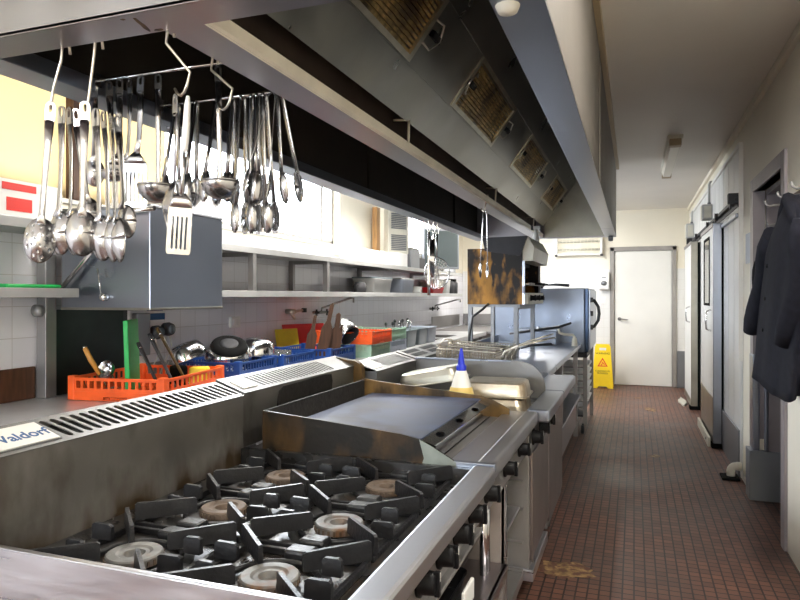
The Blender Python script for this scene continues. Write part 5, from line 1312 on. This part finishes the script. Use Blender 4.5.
# on the first rod
RY = 1.50
hang('spoon_s', (-1.50, RY, 2.026), FZ + .2, 'thin spoon at the wall end of the first rod', None, 0, .0)
hang('ladle_s', (-1.445, RY, 2.026), FZ + .4, 'ladle hanging behind the two slotted turners', None, 0, -.05)
hang('turner', (-1.40, RY - .006, 2.026), FZ + .42, 'slotted turner with its blade hanging lower on the first rod', None, 0, .0)
hang('spoon_s', (-1.372, RY + .004, 2.026), FZ - .5, 'narrow spoon between the two slotted turners', None, 0, .02)
hang('turner', (-1.325, RY - .004, 2.026), FZ - .10, 'slotted turner turned aside beside the ladle on the first rod', None, 0, .05)
hang('ladle', (-1.268, RY, 2.026), FZ + .25, 'ladle hanging between the slotted turners and the fork on the first rod', None, 0, .0)
# on the second rod: tongs and long spoons
T2 = 1.77
for kind, x, rz, ry, lab in (
        ('tongs', -1.42, 1.2, .10, 'tongs at the window end of the second rod'),
        ('tongs', -1.345, 1.4, .12, 'tongs hanging behind the white handled turner'),
        ('tongs', -1.26, 1.2, .12, 'tongs beside the big ladle bowl'),
        ('tongs', -1.205, 1.5, .06, 'tongs hanging just past the big ladle'),
        ('tongs_l', -1.17, 1.0, .02, 'long tongs hanging lowest beside the big ladle'),
        ('tongs_l', -1.135, 1.3, -.05, 'long tongs in the middle of the second rod'),
        ('tongs', -1.115, 1.6, .02, 'short tongs in front of the long ones'),
        ('tongs_l', -1.09, 1.2, -.10, 'long tongs closest to the open tongs'),
        ('tongs', -1.06, .3, .16, 'open tongs with one arm swung under the drip shelf'),
        ('tongs', -1.035, .9, -.17, 'tongs swung out furthest along the second rod')):
    hang(kind, (x, T2, 2.030), FZ + rz, lab, None, 0, ry)
# hooks and strainers on the back gutter
bx = HX0 + .10
for k, yy in enumerate((4.86, 4.99, 5.10)):
    make_hook((bx, yy, Z0), (bx + .01, yy - .01, 1.905), lab=('wire hook with the long skimmer on the back gutter', 'wire hook with the whisk on the back gutter', 'wire hook with the round strainer on the back gutter')[k], r=.003)
t = thing('hanging_strainer', 'round mesh strainer hanging from the back gutter in front of the monitor', 'strainer', (bx, 5.08, 1.905))
b = B(); eye_m = Matrix.Translation((bx, 5.08, 1.905)) @ Matrix.Rotation(FZ, 4, 'Z')
part('handle', strip(B(), [(0, 0, 0), (0, 0, -.10), (0, 0, -.20)], [.02, .014, .016], .003, eye_m), 'steel_utensil', t)
part('hoop', B().tube([eye_m @ Vector((.10 * math.sin(k * PI / 14), 0, -.32 + .125 * math.cos(k * PI / 14))) for k in range(28)], .005, 6, closed=True), 'steel_utensil', t)
b = B()
def fm(u, v): 
    an = 2 * PI * u; return eye_m @ Vector((.098 * v * math.cos(an), .05 * (1 - v * v), -.32 + .123 * v * math.sin(an)))
for k in range(1, 6): b.tube([fm(j / 24, k / 6) for j in range(24)], .0012, 4, closed=True)
for k in range(24): b.tube([fm(k / 24, q / 6) for q in range(7)], .0012, 4)
part('mesh', b, 'wire', t)
t = thing('hanging_skimmer', 'long shining skimmer hanging from the back gutter beside the whisk', 'skimmer', (bx, 4.86, 1.905))
m = Matrix.Translation((bx, 4.86, 1.905)) @ Matrix.Rotation(FZ, 4, 'Z')
part('handle', strip(B(), [(0, 0, 0), (0, 0, -.2), (0, 0, -.40), (0, 0, -.50)], [.022, .018, .022, .026], .003, m), 'steel_shine', t)
part('blade', strip(B(), [(.02, -.012, -.06), (.022, -.016, -.2), (.03, -.012, -.36)], [.035, .05, .03], .0025, m), 'steel_shine', t)
t = thing('hanging_whisk', 'wire whisk hanging between the skimmer and the strainer', 'whisk', (bx, 4.985, 1.905))
m = Matrix.Translation((bx, 4.985, 1.905)) @ Matrix.Rotation(FZ, 4, 'Z')
part('handle', B().tube([m @ Vector((0, 0, 0)), m @ Vector((0, 0, -.03)), m @ Vector((0, 0, -.14)), m @ Vector((0, 0, -.16))], [.005, .011, .012, .008], 10), 'steel_shine', t)
b = B()
for k in range(6):
    a = PI * k / 6
    b.tube([m @ Vector((q * math.cos(a), q * math.sin(a), z)) for q, z in ((.006, -.16), (.03, -.26), (.045, -.36), (.035, -.43), (0, -.455), (-.035, -.43), (-.045, -.36), (-.03, -.26), (-.006, -.16))], .002, 5)
part('wires', b, 'steel_shine', t)
# tongs on a hook at the drip shelf beyond the salamander's near side
make_hook((-.885, 4.12, Z0 + .036), (-.90, 4.10, 1.945), lab='wire hook on the drip shelf edge holding the tongs by the salamander', r=.004)
hang('tongs_l', (-.90, 4.11, 1.945), FZ + .2, 'tongs hanging in front of the soot stained salamander', None, 0, .02)
for k in list(P):
    if k not in used:
        for c_ in list(P[k].children): bpy.data.objects.remove(c_)
        bpy.data.objects.remove(P[k])

# ================================================================== corridor wall: coolroom doors, rail, boxes
def slide_door(lab, y0, y1, x0, x1, mside, kick, win=None, nm='sliding_door'):
    t = thing(nm, lab, 'door', ((x0 + x1) / 2, y0, .03))
    part('leaf', B().box(x0, x1, y0, y1, .03, 2.06, .004), 'panel_white', t)
    part('near_edge', B().box(x0 - .004, x1 + .002, y0 - .012, y0 + .012, .03, 2.07, .004), mside, t)
    part('edge_gasket', B().box(x1 - .01, x1 + .012, y0 - .02, y0 + .004, .03, 2.06), 'black_rubber', t)
    part('kick_plate', B().box(x0 - .006, x0, y0 + .02, y1, .03, kick, .002), 'steel_warm', t)
    part('top_rail', B().box(x0 - .01, x1, y0, y1, 2.04, 2.075), 'steel_dull', t)
    part('foot_guide', B().box(x0 - .02, x1 + .02, y0 - .035, y0 + .10, .0, .045, .006), 'black_rubber', t)
    hb = B().tube([(x0 - .006, y0 + .15, 1.27), (x0 - .045, y0 + .15, 1.25), (x0 - .05, y0 + .15, 1.17), (x0 - .045, y0 + .15, 1.09), (x0 - .006, y0 + .15, 1.07)], .009, 8)
    part('handle', hb, 'steel_shine', t)
    if win:
        part('window', B().box(x0 - .003, x0 + .002, win[0], win[1], win[2], win[3]), 'screen', t, 'dark framed window')
        part('window_frame', B().box(x0 - .008, x0 - .002, win[0] - .025, win[0], win[2] - .025, win[3] + .025).box(x0 - .008, x0 - .002, win[1], win[1] + .02, win[2] - .02, win[3] + .02).box(x0 - .008, x0 - .002, win[0], win[1], win[2] - .025, win[2]).box(x0 - .008, x0 - .002, win[0], win[1], win[3], win[3] + .025), 'black_rubber', t)
    return t
slide_door('white sliding coolroom door with a grey green edge at the far end of the corridor', 8.76, 9.85, .665, .745, 'steel_warm', .12)
slide_door('white sliding coolroom door with a tall window and steel kick plate', 6.62, 7.75, .69, .765, 'steel_cool', .46, (6.95, 7.42, 1.33, 1.95))
t = thing('door_rail', 'dark overhead sliding track with rollers above the coolroom doors', 'track', (.74, 7.7, 2.15))
part('track', B().box(.735, .765, 5.62, 9.95, 2.135, 2.165, .004).box(.765, .774, 5.66, 9.9, 2.10, 2.19), 'charcoal', t)
for yy in (5.72, 6.75, 7.5, 8.85, 9.6):
    part('roller', B().lathe([(0, -.012), (.04, -.012), (.032, 0), (.04, .012), (0, .012)], basis((.725, yy, 2.14), (0, 1, 0), (0, 0, 1)), 16).box(.712, .722, yy - .025, yy + .025, 2.082, 2.165, .003), 'charcoal', t)
for yy in (5.66, 9.9): part('end_stop', B().box(.69, .775, yy - .03, yy + .03, 2.12, 2.20, .006), 'charcoal', t)
part('lower_track', B().box(.748, .772, 5.7, 6.58, 2.02, 2.05, .003), 'steel_cool', t)
for yy, lab, z0, z1, cz in ((9.75, 'grey switch box with a conduit above the far coolroom door', 2.19, 2.39, 2.56), (7.55, 'grey switch box with a conduit above the windowed coolroom door', 2.20, 2.36, 2.60)):
    t = thing('switch_box', lab, 'switch box', (.74, yy, z0))
    part('box', B().box(.672, .772, yy - .07, yy + .07, z0, z1, .008), 'box_grey', t)
    part('lid', B().box(.664, .673, yy - .06, yy + .06, z0 + .01, z1 - .01, .004).box(.69, .76, yy - .074, yy - .069, z0 + .02, z1 - .02, .002), 'beige_plastic', t)
    part('conduit', B().tube([(.745, yy, z1), (.745, yy, cz - .02), (.755, yy, cz), (.774, yy, cz + .005)], .013, 8), 'box_grey', t)
    part('gland', B().lathe([(.018, 0), (.018, .02), (.012, .03)], Matrix.Translation((.745, yy, z1)), 10), 'grey_metal', t)
t = thing('door_threshold', 'pale worn concrete block at the foot of the far coolroom door', 'threshold', (.58, 9.2, 0)); part('block', B().prism(blob(.60, 9.3, .05, .35, 9, 12), 'z', 0, .02), 'beige_plastic', t)
t = thing('door_guide', 'pale floor guide strip beside the windowed coolroom door', 'guide', (.66, 7.1, 0)); part('strip', B().box(.645, .668, 6.64, 7.7, .0, .09, .004), 'beige_plastic', t); part('bolt', B().cyl((.638, 6.8, .05), (.646, 6.8, .05), .012, 10), 'steel_dull', t)
t = thing('drain_pipe', 'white plastic pipe elbow running from the corridor wall into the floor', 'pipe', (.70, 5.56, 0))
pts = [(.772, 5.56, .095), (.735, 5.56, .095)] + [(.735 - .035 * math.sin(a), 5.56, .06 + .035 * math.cos(a)) for a in (.4, .8, 1.2, 1.57)] + [(.70, 5.56, .02)]
part('elbow', B().tube(pts, .030, 14), 'pvc', t); part('collar', B().cyl((.74, 5.56, .095), (.765, 5.56, .095), .034, 14), 'pvc', t); part('gully', B().box(.63, .755, 5.48, 5.64, .0, .018, .004), 'black_rubber', t)
single('wall_sign', B().box(XR - .003, XR - .001, 5.22, 5.46, 1.64, 1.86), 'lilac_plastic', 'small pale blue notice on the cream wall beside the hanging coats', 'notice', (XR - .002, 5.34, 1.75))

# ================================================================== coats on hooks by the doorway
t = thing('coat_rail', 'wooden coat rail with hooks on the wall by the open doorway', 'coat rail', (XR - .01, 3.4, 1.87))
part('board', B().box(XR - .03, XR - .001, 2.90, 3.88, 1.82, 1.92, .004), 'wood', t)
HK = (3.70, 3.40, 3.12)
for yy in HK: part('hook', B().tube([(XR - .03, yy, 1.87), (XR - .15, yy, 1.85), (XR - .165, yy, 1.86), (XR - .17, yy, 1.88)], .006, 6), 'steel_dull', t)
def coat(lab, cx, cy, ztop, zbot, wid, dep, seed, mname, lean=0., sleeve=True, cat='coat', nm='coat'):
    rn = random.Random(seed); ph = [rn.uniform(0, 6.28) for _ in range(6)]
    t = thing(nm, lab, cat, (cx, cy, ztop))
    n, mrow = 64, 22
    def sec(f, grow=1.):
        # f: 0 at the hanging loop, 1 at the hem
        w_ = wid * (.10 + .90 * min(1, (f / .30)) ** .85) * (.94 + .08 * f); d_ = dep * (.35 + .65 * min(1, f / .2) ** .7) * (.85 + .25 * f)
        ring = []
        for i in range(n):
            a = 2 * PI * i / n
            fold = 1 + f * (.10 * math.sin(5 * a + ph[0] + 2.0 * f) + .07 * math.sin(9 * a + ph[1] - 3 * f) + .035 * math.sin(15 * a + ph[2] + 5 * f))
            x = cx + d_ * .5 * math.cos(a) * fold * grow; y = cy + lean * f + w_ * .5 * math.sin(a) * fold * grow
            z = ztop - (ztop - zbot) * f + .015 * math.sin(3 * a + ph[3]) * f - .03 * (1 - min(1, f / .25)) * abs(math.sin(a))
            ring.append((x, y, z))
        return ring
    part('body', B().ring_loft([sec(q / mrow) for q in range(mrow + 1)], True, True), mname, t)
    # collar
    part('collar', B().tube([(cx - dep * .16, cy + wid * .14 * q, ztop - .02 - .10 * abs(q)) for q in (-1.4, -1, -.5, 0, .5, 1, 1.4)], [.014, .022, .026, .026, .026, .022, .014], 8), mname, t)
    if sleeve:
        for s_ in (-1, 1):
            pts = []; rr = []
            for q in range(9):
                f = q / 8
                pts.append((cx - dep * (.10 + .22 * f) + .008 * math.sin(7 * f + ph[4]), cy + lean * f + s_ * wid * (.36 + .12 * math.sin(f * 2.2)), ztop - .14 - .62 * f * (ztop - zbot) / 1.1))
                rr.append((.05, .062, .062, .058, .055, .054, .050, .050, .048)[q] * (1 + .05 * math.sin(11 * f + ph[5])))
            part('sleeve', B().tube(pts, rr, 14, sq=(1, .8)), mname, t)
    for q in (.35, .52, .69): part('button', B().lathe([(0, -.004), (.009, -.003), (.009, .003), (0, .004)], basis((cx - dep * .60, cy + lean * q + .02, ztop - (ztop - zbot) * q), (0, 1, 0), (0, 0, 1)), 10), 'black_plastic', t)
    return t
coat('black coat hanging lower on its own peg beside the open doorway', .72, 4.06, 1.74, 1.06, .72, .08, 2, 'coat_black', .0)
coat('dark navy coat hanging from the coat rail over the edge of the black one', .63, 3.12, 1.83, .98, .92, .13, 5, 'coat_navy', .32)
t = thing('coat_peg', 'single steel peg on the doorway frame holding the black coat', 'peg', (XR - .02, 4.06, 1.79)); part('plate', B().box(XR - .026, XR - .019, 4.04, 4.08, 1.76, 1.83, .002), 'steel_dull', t); part('peg', B().tube([(XR - .024, 4.06, 1.80), (.70, 4.06, 1.79), (.69, 4.06, 1.805)], .006, 8), 'steel_dull', t)
single('hanging_cloth', B().ring_loft([[(.70 + .03 * math.cos(a) * (1 + .3 * math.sin(4 * a + f * 3)), 3.78 + .06 * math.sin(a) , 1.05 - .14 * f) for a in [2 * PI * k / 20 for k in range(20)]] for f in (0, .25, .5, .75, 1)]), 'blue_cloth', 'bright blue cloth showing under the hem of the dark coats', 'cloth', (.70, 3.78, 1.05))
